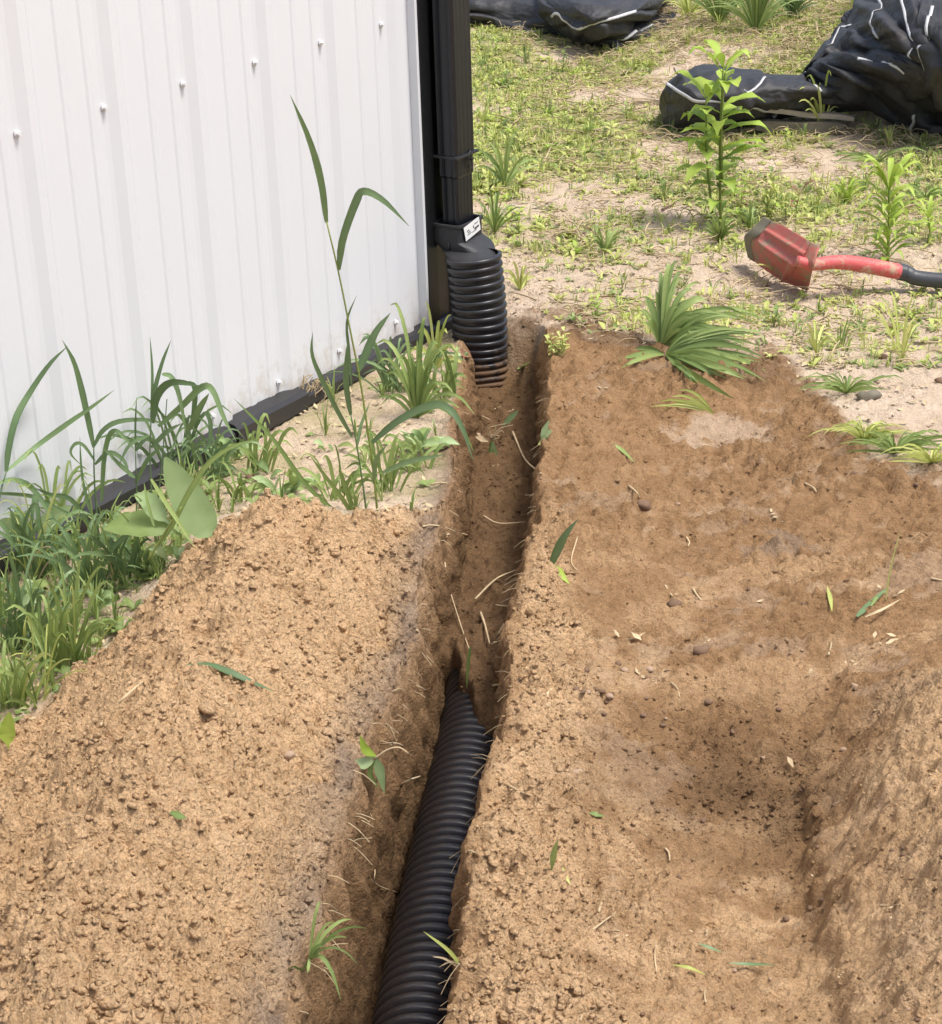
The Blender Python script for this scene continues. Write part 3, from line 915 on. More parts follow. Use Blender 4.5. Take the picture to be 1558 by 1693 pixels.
mb = MB(); P0 = spout_profile(.0025)
zs = [Z_JOINT, Z_JOINT + .003, Z_JOINT + .004, 2.9]
loft_wall(mb, [[(t, o, z) for t, o in spout_profile(.0045 if k == 0 else (.0045 if k == 1 else .0015))] for k, z in enumerate(zs)])
upper = mb.build('upper_section', M_SPOUT, spout, smooth=False)
mb = MB(); loft_wall(mb, [[(t, o, z) for t, o in spout_profile(g)] for z, g in ((Z_AD_TOP - .03, -.003), (Z_JOINT - .045, -.003), (Z_JOINT - .040, -.0005), (Z_JOINT + .02, -.0005))])
lower = mb.build('lower_section', M_SPOUT, spout, smooth=False)
# rivet / tab at the joint
mb = MB(); zc = Z_JOINT - .012
tube(mb, [wall(DS_T0 + .052, DS_O1 + .001, zc), wall(DS_T0 + .052, DS_O1 + .0075, zc)], .0035, 10, 2)
mb.build('rivet', M_ADAPT, spout, auto=40)
mb = MB()
ring = [(DS_T0 + .040, 0), (DS_T0 + .040, -.028), (DS_T0 + .048, -.034), (DS_T0 + .060, -.034)]
tube(mb, [wall(t, DS_O1 + .004, Z_JOINT + .004 + dz) for t, dz in [(DS_T0 + .050, .002), (DS_T0 + .043, -.003), (DS_T0 + .040, -.015), (DS_T0 + .042, -.028), (DS_T0 + .050, -.034)]], .0016, 6, 16)
mb.build('joint_tab', M_ADAPT, spout)
mb = MB(); g = .005
loft_wall(mb, [[(t, o, z) for t, o in spout_profile(gg, False)] for z, gg in ((Z_JOINT - .002, .006), (Z_JOINT + .0025, .0065), (Z_JOINT + .003, .003))])
mb.build('joint_lip', M_ADAPT, spout, smooth=False)

# adapter from square to round, a thing that holds both
RP = .0585
PC_T = None
for tt in np.linspace(1.2, 1.6, 401):       # riser centre seen at px 783, 12 cm off the wall
    P = wall(tt, .117, 0); q = at_y(783, 424, P[1])
    if PC_T is None or abs(q[0] - P[0]) < PC_T[0]: PC_T = (abs(q[0] - P[0]), tt)
PC_T = PC_T[1]; PC_O = .117
print('pipe t', PC_T, wall(PC_T, PC_O))


def ring_rect(t0, t1, o0, o1, z, n=40, p=10.0):
    """rounded rectangle / superellipse ring"""
    out = []; ct, co = .5 * (t0 + t1), .5 * (o0 + o1); ht, ho = .5 * (t1 - t0), .5 * (o1 - o0)
    for i in range(n):
        an = 2 * math.pi * (i + .5) / n; c, s = math.cos(an), math.sin(an)
        k = (abs(c) ** p + abs(s) ** p) ** (-1 / p)
        out.append((ct + ht * c * k, co + ho * s * k, z))
    return out


ad = empty('downspout_adapter', wall(PC_T, .09, Z_PIPE_TOP), 'black plastic adapter joining the square downspout to the round pipe', 'pipe fitting')
mb = MB(); a_ = (DS_T0 - .012, DS_T1 + .010, DS_O0 - .012, DS_O1 + .010)
b_ = (PC_T - .050, PC_T + .050, PC_O - .050, PC_O + .050)


def lerp4(u): return tuple(a_[i] * (1 - u) + b_[i] * u for i in range(4))


zt = Z_AD_TOP
rings = [ring_rect(a_[0] + .006, a_[1] - .006, a_[2] + .006, a_[3] - .006, zt - .03), ring_rect(a_[0] + .003, a_[1] - .003, a_[2] + .003, a_[3] - .003, zt + .001),
         ring_rect(a_[0] - .003, a_[1] + .003, a_[2] - .003, a_[3] + .003, zt + .001), ring_rect(a_[0] - .003, a_[1] + .003, a_[2] - .003, a_[3] + .003, zt - .004),
         ring_rect(*a_, zt - .006), ring_rect(*a_, zt - .036)]
rings.append(ring_rect(a_[0], a_[1] + .001, a_[2], a_[3] + .008, zt - .040, p=7))
rings.append(ring_rect(a_[0] + .001, a_[1] + .003, a_[2] + .001, a_[3] + .022, zt - .046, p=5))
rings.append(ring_rect(a_[0] + .002, a_[1] + .006, a_[2] + .004, a_[3] + .034, zt - .054, p=3.4))
rings.append(ring_rect(*b_, zt - .064, p=2)); rings.append(ring_rect(*b_, zt - .12, p=2))
loft_wall(mb, rings); body = mb.build('adapter_body', M_ADAPT, ad, auto=35)
print('adapter', zt, 'pipe top', Z_PIPE_TOP)
# seam tab at the front left
mb = MB(); wbox(mb, a_[0] - .0025, a_[0] + .001, a_[3] - .030, a_[3] - .026, zt - .052, zt - .036); mb.build('seam_rib', M_ADAPT, ad)
# white sticker on the outer face, tilted, with a dark mark
st = MB(); o_ = a_[3] + .0015
S0 = [at_y(767, 380, 0)]; tq = lambda px, py, off: solve_t(px, py, off)
corners = [(767, 377), (792, 358), (795, 379), (771, 399)]
cw = []
for px, py in corners:
    t = tq(px, py, o_ + .003); cw.append(wall(t, o_ + .003, at_y(px, py, wall(t, o_ + .003)[1])[2]))
nrm_ = WN * .0006
st.add([c for c in cw] + [c - nrm_ for c in cw], [(0, 3, 2, 1), (4, 5, 6, 7), (0, 1, 5, 4), (1, 2, 6, 5), (2, 3, 7, 6), (3, 0, 4, 7)])
sticker = st.build('sticker', M_STICKER, ad, smooth=False)
cw = np.array(cw); bil = lambda u, v: (cw[0] * (1 - u) + cw[1] * u) * (1 - v) + (cw[3] * (1 - u) + cw[2] * u) * v + WN * .0005
ink = MB()
for (u0, v0, u1, v1) in ((.62, .52, .92, .66), (.55, .30, .60, .5), (.15, .35, .30, .42), (.18, .50, .36, .56), (.14, .64, .40, .69), (.45, .70, .75, .75), (.66, .24, .9, .3)):
    ink.add([bil(u0, v0), bil(u1, v0), bil(u1, v1), bil(u0, v1)], [(0, 1, 2, 3)])
ink.build('printed_mark', M_INK, sticker, smooth=False)


# ------------------------------------------------------------------ corrugated pipes
def corrugated(mb, path, R0, pitch, depth, sides=56, wall_in=.0):
    P = resample(path, 400); L = np.concatenate([[0], np.cumsum(np.linalg.norm(np.diff(P, axis=0), axis=1))])
    total = L[-1]; shape = [(0, 0), (.10, .75), (.20, 1), (.55, 1), (.66, .75), (.76, 0)]
    s = []; r = []
    for k in range(int(total / pitch)):
        for u, h in shape:
            s.append((k + u) * pitch); r.append(R0 - depth + depth * h)
    s = np.array(s); r = np.array(r)
    C = np.stack([np.interp(s, L, P[:, i]) for i in range(3)], 1)
    Tn = np.gradient(P, axis=0); Tn /= np.linalg.norm(Tn, axis=1)[:, None]
    TT = np.stack([np.interp(s, L, Tn[:, i]) for i in range(3)], 1)
    A = norm(np.cross(TT[0], (1, 0.2, 0))); vs = []
    for i in range(len(s)):
        T = norm(TT[i]); A = norm(A - T * (A @ T)); B = np.cross(T, A)
        an = np.linspace(0, 2 * math.pi, sides, endpoint=False)
        vs.append(C[i] + r[i] * (np.cos(an)[:, None] * A + np.sin(an)[:, None] * B))
    n0 = len(s); idx = np.arange(n0 * sides).reshape(n0, sides); nx = np.roll(idx, -1, 1)
    fs = np.stack([idx[:-1], nx[:-1], nx[1:], idx[1:]], -1).reshape(-1, 4)
    mb.add(np.vstack(vs), [tuple(int(q) for q in f_) for f_ in fs])
    return C, r


top = wall(PC_T, PC_O, zt - .054)
bot = at_y(795, 600, top[1] - .012)
mb = MB()
path = [top, top + (bot - top) * .5 + np.array([.004, 0, 0]), bot, bot + np.array([.004, -.02, -.07]), bot + np.array([.006, -.06, -.13])]
corrugated(mb, path, RP, .0172, .0065)
# inner wall so the open mouth has thickness
riser = mb.build('riser_pipe', M_RISER, None, smooth=True, auto=60)
tag(riser, 'upright black corrugated pipe under the downspout, muddy at its foot', 'drain pipe')

pc = [(688, 1760), (697, 1690), (713, 1600), (731, 1500), (751, 1400), (771, 1300), (790, 1210), (800, 1140), (802, 1090)]
ZP = -.158
pw = [at(px, py, ZP + .02) - np.array([0, 0, .02]) for px, py in pc]
d0 = norm(pw[0] - pw[2]); pw = [pw[0] + d0 * 1.2, pw[0] + d0 * .5] + pw + [pw[-1] + np.array([.01, .25, -.09])]
mb = MB(); corrugated(mb, pw, RP + .002, .0192, .0065)
pipe = mb.build('drain_pipe', M_PIPE, None, smooth=True, auto=60)
tag(pipe, 'black corrugated drain pipe lying in the bottom of the trench', 'drain pipe')
print('pipe pts', [tuple(np.round(p, 3)) for p in pw[::3]], 'lips at 1.9', xl(1.9), xr(1.9))


# ------------------------------------------------------------------ placing helpers
def gz_many(x, y):
    return np.array([gz(a0, b0) for a0, b0 in zip(np.atleast_1d(x), np.atleast_1d(y))])


def hit(px, py):
    """where the line of sight meets the ground"""
    px = np.atleast_1d(np.asarray(px, float)); py = np.atleast_1d(np.asarray(py, float))
    z = np.zeros(len(px))
    for _ in range(5):
        P = np.array([at(a0, b0, c0) for a0, b0, c0 in zip(px, py, z)])
        z = .5 * z + .5 * gz_many(P[:, 0], P[:, 1]) if _ < 4 else gz_many(P[:, 0], P[:, 1])
    P = np.array([at(a0, b0, c0) for a0, b0, c0 in zip(px, py, z)])
    return P


def hit1(px, py):
    return hit(px, py)[0]


def wall_y(px, py):
    r = ray(px, py); t = (WN @ (WA - np.array([0, 0, HC]))) / (WN @ r)
    return r[1] * t if t > 0 else 99


def trace(pts, y0, y1=None):
    """a line through photo pixels, standing at world depth y0 (root) to y1 (tip), kept in front of the wall"""
    y1 = y0 if y1 is None else y1; out = []
    for i, (px, py) in enumerate(pts):
        y = y0 + (y1 - y0) * i / max(1, len(pts) - 1)
        y = min(y, wall_y(px, py) - .03) if px < 700 else y
        out.append(at_y(px, py, y))
    return np.array(out)


def px2m(w, y):
    return w * math.hypot(y, HC * .8) / FPX


def rnd(a0, b0): return random.uniform(a0, b0)


def face(tilt=.35):
    return (rnd(-tilt, tilt), -1, rnd(.1, .9))


# ------------------------------------------------------------------ hero grass and weeds by the wall
def grass_plant(name, root, label, cat, group, blades, mat=M_GRASS, stems=(), tips=None):
    """blades: (points in px, width px, depth shift of the tip)"""
    r0 = hit1(*root); t = empty(name, r0, label, cat, group)
    for pts, w in stems:
        P = trace(pts, r0[1]); mb = MB(); tube(mb, P, [px2m(w, r0[1]) * .5, px2m(w, r0[1]) * .3], 6, 14)
        mb.build('stem', M_STEM if w > 4 else mat, t)
    for b in blades:
        pts, w = b[0], b[1]; dy = b[2] if len(b) > 2 else rnd(-.06, .04)
        P = trace(pts, r0[1], r0[1] + dy); mb = MB()
        blade(mb, P, px2m(w, r0[1]), face(), n=max(8, 3 * len(pts)), prof=PROF_GRASS)
        mb.build('blade', mat, t)
    return t


def fan(t, root, specs, mat, part='blade', prof=PROF_GRASS, n=9, fold=.25, spread=0):
    """specs: (tip dx, tip dy, width, bow, depth shift), px from root"""
    r0 = np.array(t.location)
    root_ = root
    for dx, dy, w, bow, dd in specs:
        root = (root_[0] + rnd(-spread, spread), root_[1] + rnd(-spread, spread) * .4) if spread else root_
        L = math.hypot(dx, dy)
        mid = (root[0] + dx * .35, root[1] + dy * .62 - bow * L)
        q = (root[0] + dx * .72, root[1] + dy * .95 - bow * L * .9)
        PX = [root, mid, q, (root[0] + dx, root[1] + dy)]
        P = trace(PX, r0[1], r0[1] + dd)
        for i_ in range(1, 4):
            if P[i_][2] < gz(P[i_][0], P[i_][1]) + .005:
                P[i_] = hit1(*PX[i_]) + np.array([0, 0, .012 if i_ < 3 else .006])
        mb = MB(); blade(mb, P, px2m(w, r0[1]), face(.6), prof=prof, n=n, fold=fold)
        mb.build(part, mat, t)


grass_plant('grass_stalk', (625, 858), 'tallest grass stalk standing before the white wall with a bent leaf', 'grass plant', 'tall grass by the trench',
            [([(540, 368), (531, 300), (512, 232), (480, 157)], 12, -.02), ([(560, 446), (567, 395), (588, 335), (602, 316), (635, 332), (677, 374)], 15, -.05),
             ([(592, 614), (605, 585), (622, 548), (646, 517)], 15, .02), ([(582, 640), (577, 580), (574, 530), (590, 488)], 5, 0),
             ([(615, 732), (655, 698), (705, 672), (738, 672), (762, 702), (783, 762)], 14, -.08), ([(632, 782), (670, 765), (700, 758), (735, 752)], 10, -.05),
             ([(618, 800), (622, 760), (640, 735)], 8, -.02)],
            M_DARKGRASS, [([(625, 858), (618, 780), (608, 710), (595, 625), (578, 540), (560, 450), (540, 366)], 4.5)])
grass_plant('grass_stalk', (607, 852), 'thinner grass stalk with one upright leaf just left of the tallest stalk', 'grass plant', 'tall grass by the trench',
            [([(580, 686), (573, 640), (573, 600), (577, 556)], 11, 0), ([(582, 722), (556, 675), (530, 622), (516, 585), (517, 548)], 9, .02),
             ([(590, 740), (598, 700), (612, 665)], 6)],
            M_DARKGRASS, [([(607, 852), (600, 800), (590, 735), (580, 685)], 4)])
t = grass_plant('grass_clump', (590, 846), 'low grass clump at the head of the spoil heap, below the two stalks', 'grass clump', 'grass clumps round the shed wall',
                [([(588, 866), (560, 850), (505, 800), (455, 730), (420, 692), (386, 658)], 8, .05), ([(590, 866), (570, 830), (540, 790), (512, 752)], 8),
                 ([(592, 866), (580, 830), (566, 790), (560, 770)], 9), ([(594, 866), (600, 850), (612, 825)], 6), ([(588, 866), (550, 850), (500, 828), (445, 822)], 8),
                 ([(586, 868), (545, 862), (500, 850)], 7), ([(590, 868), (560, 870), (520, 858), (480, 845)], 6)], M_GRASS)
t = empty('grass_clump', hit1(690, 690), 'bushy grass clump between the wall foot and the riser pipe', 'grass clump', 'grass clumps round the shed wall')
grs = [(13, -165, 11, .0, .02), (-45, -185, 9, .05, .06), (-70, -120, 10, .1, .05), (35, -120, 8, .1, .0), (48, -95, 8, .25, -.05), (60, -40, 9, .3, -.06), (-20, -110, 12, .02, .03),
       (-52, -70, 10, .1, .03), (20, -75, 10, .1, -.02), (70, -15, 10, .2, -.08), (95, -5, 9, .35, -.1), (-30, -90, 7, .1, .0), (5, -100, 9, .0, .0), (40, -50, 12, .2, -.05), (-60, -20, 9, .3, .0),
       (95, 60, 12, .5, -.12), (-10, -60, 12, .1, 0)]
random.seed(51); fan(t, (690, 690), [(a1, b1, c1_ * .75, d1, e1) for a1, b1, c1_, d1, e1 in grs], M_GRASS)
fan(t, (690, 700), [(rnd(-70, 70), -rnd(30, 130), rnd(3, 7), rnd(.02, .2), rnd(-.06, .08)) for _ in range(24)], M_GRASS)
for (rx, ry, lab_, n_, H_) in ((100, 880, 'thin grass before the base trim between the round leaves', 20, 110), (400, 830, 'short grass hugging the grass side foot of the heap', 18, 60), (660, 650, 'fine grass clump below the wall corner', 22, 110), (735, 660, 'grass clump leaning into the trench beside the riser', 18, 80), (640, 815, 'thin grass at the foot of the tall stalks', 20, 90), (560, 830, 'fine grass clump left of the stalks on the bare sand', 18, 80), (690, 780, 'short grass on the trench rim below the seedlings', 14, 60),
                               (350, 800, 'grass clump against the base trim behind the pale leaf', 22, 110), (430, 780, 'flattened grass right of the pale leaf', 18, 80), (290, 780, 'fine tall grass behind the pale leaf', 22, 120)):
    t2 = empty('grass_clump', hit1(rx, ry), lab_, 'grass clump', 'grass clumps round the shed wall')
    fan(t2, (rx, ry), [((lambda an_, L_: (math.sin(an_) * L_, -math.cos(an_) * L_, rnd(3, 7), rnd(.02, .3), rnd(-.05, .05)))(rnd(-1.3, 1.3), H_ * rnd(.4, 1.1))) for _ in range(n_)], M_DARKGRASS if n_ == 22 else M_GRASS, spread=22)
t = empty('grass_clump', hit1(720, 612), 'small pale grass clump tucked against the riser pipe and corner', 'grass clump', 'grass clumps round the shed wall')
fan(t, (720, 612), [(-17, -112, 5, .0, .0), (20, -60, 8, .2, -.03), (-30, -60, 7, .2, .02), (35, -30, 9, .3, -.04), (-45, -25, 8, .3, .0), (8, -80, 6, .05, 0), (50, 0, 8, .4, -.05), (27, -92, 4, 0, -.04)], M_YGRASS)

grass_plant('grass_stalk', (-6, 905), 'leaning grass blades forking at the left edge against the white wall', 'grass plant', 'tall grass left of the heap',
            [([(10, 780), (15, 738), (27, 690), (50, 648), (82, 602), (112, 572)], 13, .0), ([(12, 778), (60, 738), (112, 700), (150, 674), (190, 644)], 9, .0),
             ([(-5, 800), (22, 793), (52, 806), (82, 848), (104, 882)], 10, -.05), ([(-8, 815), (50, 820), (85, 836), (142, 862)], 8, -.05)],
            M_DARKGRASS, [([(-10, 905), (-5, 850), (2, 810), (11, 778)], 4)])
grass_plant('grass_stalk', (165, 905), 'grass stalk with a tall leaf crossing the leaning blades', 'grass plant', 'tall grass left of the heap',
            [([(155, 740), (145, 690), (134, 640), (122, 598), (103, 562)], 12, .02), ([(155, 738), (170, 712), (196, 697), (240, 694), (278, 702)], 9, -.02),
             ([(157, 762), (138, 736), (124, 734), (117, 750), (136, 771)], 6, 0), ([(157, 768), (180, 748), (205, 762), (214, 790)], 8, -.03),
             ([(168, 830), (172, 760), (180, 722), (192, 712), (210, 728), (224, 746)], 9, -.03), ([(164, 880), (145, 830), (135, 780), (132, 720)], 6, .02),
             ([(162, 890), (120, 828), (84, 818), (56, 806)], 9, .0)],
            M_DARKGRASS, [([(166, 905), (160, 850), (156, 790), (155, 738)], 4)])
grass_plant('grass_stalk', (258, 905), 'tall arching grass stalk with drooping leaves in the middle of the wall grass', 'grass plant', 'tall grass left of the heap',
            [([(250, 690), (256, 645), (268, 600), (283, 562)], 8, .02), ([(250, 690), (252, 620), (248, 556)], 5, .03),
             ([(252, 700), (258, 660), (275, 636), (300, 632), (335, 640)], 14, -.02), ([(262, 705), (300, 672), (334, 640), (352, 646), (370, 690), (391, 730)], 12, -.04),
             ([(268, 618), (284, 624), (298, 660), (308, 722)], 9, -.02), ([(300, 634), (322, 640), (318, 700), (312, 712)], 9, 0), ([(312, 712), (330, 675), (346, 650)], 12, -.03),
             ([(250, 740), (275, 715), (300, 700)], 9, -.03), ([(246, 720), (215, 735), (196, 770)], 7, 0), ([(340, 680), (348, 700), (346, 735), (330, 752)], 8, -.02)],
            M_DARKGRASS, [([(258, 905), (252, 830), (248, 760), (250, 690)], 4), ([(262, 905), (262, 830), (270, 740), (276, 660)], 3)])
grass_plant('grass_stalk', (225, 900), 'slim upright stalk with thin leaves just left of the arching stalk', 'grass plant', 'tall grass left of the heap',
            [([(224, 745), (224, 700), (226, 655)], 4, 0), ([(224, 746), (236, 730), (252, 722)], 7, 0), ([(224, 790), (200, 770), (172, 742)], 8, 0), ([(224, 800), (244, 760), (268, 738)], 8, -.02)],
            M_DARKGRASS, [([(225, 900), (226, 820), (224, 745)], 3)])
grass_plant('grass_stalk', (300, 960), 'light green stalk slanting up to the right across the broad leaves', 'grass plant', 'tall grass left of the heap',
            [([(262, 900), (285, 868), (312, 815), (345, 766), (385, 738), (430, 725)], 10, .02), ([(250, 792), (275, 832), (300, 870), (322, 906)], 8, -.02), ([(255, 870), (245, 835), (238, 797)], 6)],
            M_GRASS, [([(246, 925), (270, 885), (300, 838)], 5)])
# dense clumps at the left
CL = [((40, 1075), 'grass clump at the left edge with long blades falling toward the heap', [(-50, -40), (60, -140)]),
      ((100, 1110), 'thick upright grass clump against the foot of the spoil heap', None),
      ((150, 985), 'arching grass clump with wide blades in front of the base trim', None),
      ((60, 960), 'broad dark blades in front of the pale leaves at the left', None),
      ((230, 960), 'grass clump leaning over the crest of the heap', None),
      ((30, 1170), 'lowest grass clump at the left edge beside the heap', None)]
random.seed(21)
for k, (root, lab, _) in enumerate(CL):
    t = empty('grass_clump', hit1(*root), lab, 'grass clump', 'grass clumps left of the heap')
    n = (40, 42, 36, 34, 24, 26)[k]; specs = []
    for i in range(n):
        an = rnd(-1.0, 1.0) * rnd(.3, 1.2); L = rnd(60, 185) if k != 5 else rnd(40, 120)
        if k == 4: L *= .7; an = rnd(-1.3, .8)
        dx = math.sin(an) * L; dy = -math.cos(an) * L * rnd(.55, 1.0)
        specs.append((dx, dy, rnd(3.5, 9), rnd(.0, .26) * abs(math.sin(an)) + .02, rnd(-.10, .08)))
    fan(t, root, specs[:2], M_YGRASS); specs = specs[2:]
    fan(t, root, specs, (M_DARKGRASS, M_GRASS, M_DARKGRASS, M_DARKGRASS, M_DARKGRASS, M_GRASS)[k], spread=34)
    fan(t, root, [(rnd(-90, 90), rnd(-150, -10), rnd(2, 4), rnd(.0, .3), rnd(-.08, .08)) for _ in range(12)], M_YGRASS if k % 2 else M_GRASS, spread=45)
    fan(t, root, [(rnd(-70, 70), rnd(-70, 10), rnd(2, 3.5), rnd(.0, .3), rnd(-.08, .08)) for _ in range(6)], M_THATCH, spread=45)

# broad leaved dock under the grass
t = empty('broadleaf_weed', hit1(350, 905), 'broad leaved weed with one big pale leaf leaning at the head of the heap', 'weed')


def leaf(t, pts, w, mat, nrm=(0.1, -1, .5), prof=PROF_BROAD, fold=.18, dd=0.0, name='leaf', n=14, y0=None, wave=.12):
    y0 = t.location[1] if y0 is None else y0
    P = trace(pts, y0, y0 + dd); mb = MB(); blade(mb, P, px2m(w, y0), nrm, prof=prof, fold=fold, n=n, wave=wave)
    o = mb.build(name, mat, t); return o


leaf(t, [(352, 893), (338, 872), (305, 815), (273, 756)], 62, M_BROAD)
leaf(t, [(300, 885), (262, 868), (215, 866), (172, 874)], 52, M_GRASS, (0, -.6, .8))
leaf(t, [(285, 870), (262, 848), (245, 828), (222, 818)], 34, M_BROAD, (0, -.8, .6))
t = empty('broadleaf_weed', hit1(62, 915), 'young broad leaved weed with rounded leaves at the left against the trim', 'weed')
leaf(t, [(60, 912), (40, 880), (28, 838)], 32, M_BROAD); leaf(t, [(62, 912), (75, 870), (118, 836)], 34, M_BROAD)
leaf(t, [(58, 915), (30, 880), (2, 858)], 36, M_BROAD); leaf(t, [(62, 915), (95, 895), (128, 885)], 20, M_GRASS)
t = empty('broadleaf_weed', hit1(10, 1240), 'pale single leaf poking up at the left edge beside the heap', 'weed')
leaf(t, [(14, 1238), (12, 1212), (16, 1178)], 28, M_LIME)
random.seed(5)
for root, lab, n, L, w in (((700, 745), 'soft leaved seedlings on the trench rim right of the stalks', 14, 48, 20), ((670, 640), 'pale leafy weed below the wall corner', 12, 44, 18),
                           ((300, 930), 'low leafy weed under the big pale leaf', 12, 45, 20), ((470, 815), 'flat leafy weed behind the heap crest', 16, 60, 17), ((380, 760), 'leafy weed against the black base trim', 12, 55, 20),
                           ((542, 745), 'small cross shaped seedling on the bare sand', 5, 32, 12), ((455, 790), 'small upright seedling behind the heap', 6, 40, 14), ((180, 1000), 'leafy weed hidden among the left grass', 12, 42, 22),
                           ((60, 990), 'round leaved weed low in the left grass', 14, 45, 26), ((20, 1010), 'leafy weed at the left edge in the grass', 12, 45, 24), ((750, 600), 'little leafy weed touching the riser pipe', 9, 34, 12)):
    t = empty('leafy_weed', hit1(*root), lab, 'weed', 'low leafy weeds by the shed')
    for i in range(n):
        an = rnd(-1.5, 1.5); l_ = L * rnd(.6, 1.1); dx = math.sin(an) * l_; dy = -math.cos(an) * l_ * .75 + 6
        r_ = (root[0] + rnd(-22, 22), root[1] + rnd(-10, 8))
        P = trace([r_, (r_[0] + dx * .5, r_[1] + dy * .5 - l_ * .18), (r_[0] + dx, r_[1] + dy)], t.location[1], t.location[1] + rnd(-.05, .05))
        mb = MB(); blade(mb, P, px2m(w * rnd(.7, 1.1), t.location[1]), (rnd(-.5, .5), -.7, .8), prof=PROF_LANCE, n=8, wave=.15)
        mb.build('leaf', M_BROAD if i % 3 else M_GRASS, t)


# ------------------------------------------------------------------ weeds out on the sandy ground
def leafy_stem(t, p0, p1, nodes, leafL, leafW, mat, spiral=2.4, rise=.5, droop=.6, stem_r=.0035, per=1, seed=0):
    random.seed(seed)
    P = np.array([p0, p0 * .5 + p1 * .5 + np.array([rnd(-.01, .01), rnd(-.01, .01), 0]), p1])
    mb = MB(); tube(mb, P, [stem_r, stem_r * .5], 7, 12); mb.build('stem', M_STEM, t)
    Q = resample(P, 50); az = rnd(0, 6)
    for u, s in nodes:
        c = Q[int(u * 49)]
        for k in range(per):
            az += spiral + rnd(-.6, .6); L = leafL * s * rnd(.6, 1.2); droop_k = rnd(.3, 1.7); rise_k = rnd(.6, 1.4); d = np.array([math.cos(az), math.sin(az), 0])
            r_ = rise * rise_k + (.9 if u > .93 else 0)
            pts = [c, c + d * L * .35 + np.array([0, 0, L * .35 * r_]), c + d * L * .75 + np.array([0, 0, L * (.55 * r_ - .10 * droop * droop_k)]), c + d * L + np.array([0, 0, L * (.55 * r_ - .42 * droop * droop_k)])]
            mb = MB(); blade(mb, pts, leafW * s * rnd(.85, 1.1), (d[0] * -.3 + rnd(-.2, .2), d[1] * -.3, 1), prof=PROF_LANCE, n=9, wave=.15, fold=.3, tint=rnd(.2, 1) if u > .6 else rnd(0, .6))
            mb.build('leaf', mat, t)


t = empty('tall_weed', hit1(1190, 372), 'tall lime green leafy weed standing before the black fabric', 'weed')
b0 = np.array(t.location)
pt = lambda px, py, dy=0: at_y(px, py, b0[1] + dy)
leafy_stem(t, pt(1192, 372), pt(1196, 110), [(.05, .7), (.1, .8), (.15, .8), (.2, .9), (.25, .85), (.3, .9), (.34, .95), (.38, .9), (.42, 1), (.46, .9), (.5, 1.0), (.53, .9), (.56, .9), (.6, 1), (.63, 1.1), (.67, 1), (.70, 1.1), (.73, .9), (.77, 1.25), (.83, 1.2), (.88, 1.2), (.93, 1.0), (.96, .95), (.98, .85), (1, .7), (1, .6)], .112, .043, M_LIME, seed=3, per=1)
leafy_stem(t, pt(1194, 300), pt(1199, 120), [(.1, .8), (.3, 1), (.45, .9), (.6, 1.1), (.75, 1.0), (.9, .9), (1, .6)], .105, .036, M_LIME, seed=4)
leafy_stem(t, pt(1178, 352), pt(1168, 160), [(.1, .7), (.2, .8), (.28, .9), (.35, .9), (.43, .9), (.5, .9), (.55, .9), (.6, 1), (.65, .9), (.7, 1.0), (.8, 1.0), (.88, 1.0), (.94, .9), (.98, .8), (1, .6), (1, .5)], .100, .038, M_LIME, seed=8, per=1)
t = empty('leafy_weed', hit1(1468, 436), 'bushy weed with narrow drooping leaves beside the shovel handle', 'weed')
b0 = np.array(t.location)
leafy_stem(t, b0, pt(1470, 315), [(.04 + .9 * i / 44, .85 + .25 * math.sin(i)) for i in range(44)] + [(1, .95)] * 16, .085, .017, M_LIME, rise=.9, droop=.8, stem_r=.004, seed=5)
t = empty('leafy_weed', hit1(1534, 402), 'small lime weed at the right edge beyond the shovel handle', 'weed')
b0 = np.array(t.location)
leafy_stem(t, b0, pt(1535, 362), [(.1 + .9 * i / 12, .8) for i in range(13)] + [(1, .8)] * 8, .05, .010, M_LIME, rise=1.1, droop=.5, stem_r=.003, seed=6)
t = empty('leafy_weed', hit1(1275, 368), 'small bushy weed between the tall weed and the shovel blade', 'weed')
b0 = np.array(t.location)
for k in range(5):
    leafy_stem(t, b0 + np.array([rnd(-.04, .04), 0, 0]), pt(1262 + k * 9, 315 + abs(k - 2) * 8), [(.2 + .8 * i / 8, .7) for i in range(9)] + [(1, .8)] * 3, .035, .014, M_YGRASS, rise=.7, stem_r=.0016, seed=30 + k)
t = empty('reddish_seedling', hit1(1316, 368), 'thin reddish seedling with dark leaves behind the shovel blade', 'weed')
b0 = np.array(t.location)
leafy_stem(t, b0, pt(1322, 322), [(.5, .7), (.7, .9), (1, 1), (1, 1)], .04, .018, M_DRYLEAF, rise=.6, stem_r=.0016, seed=40)
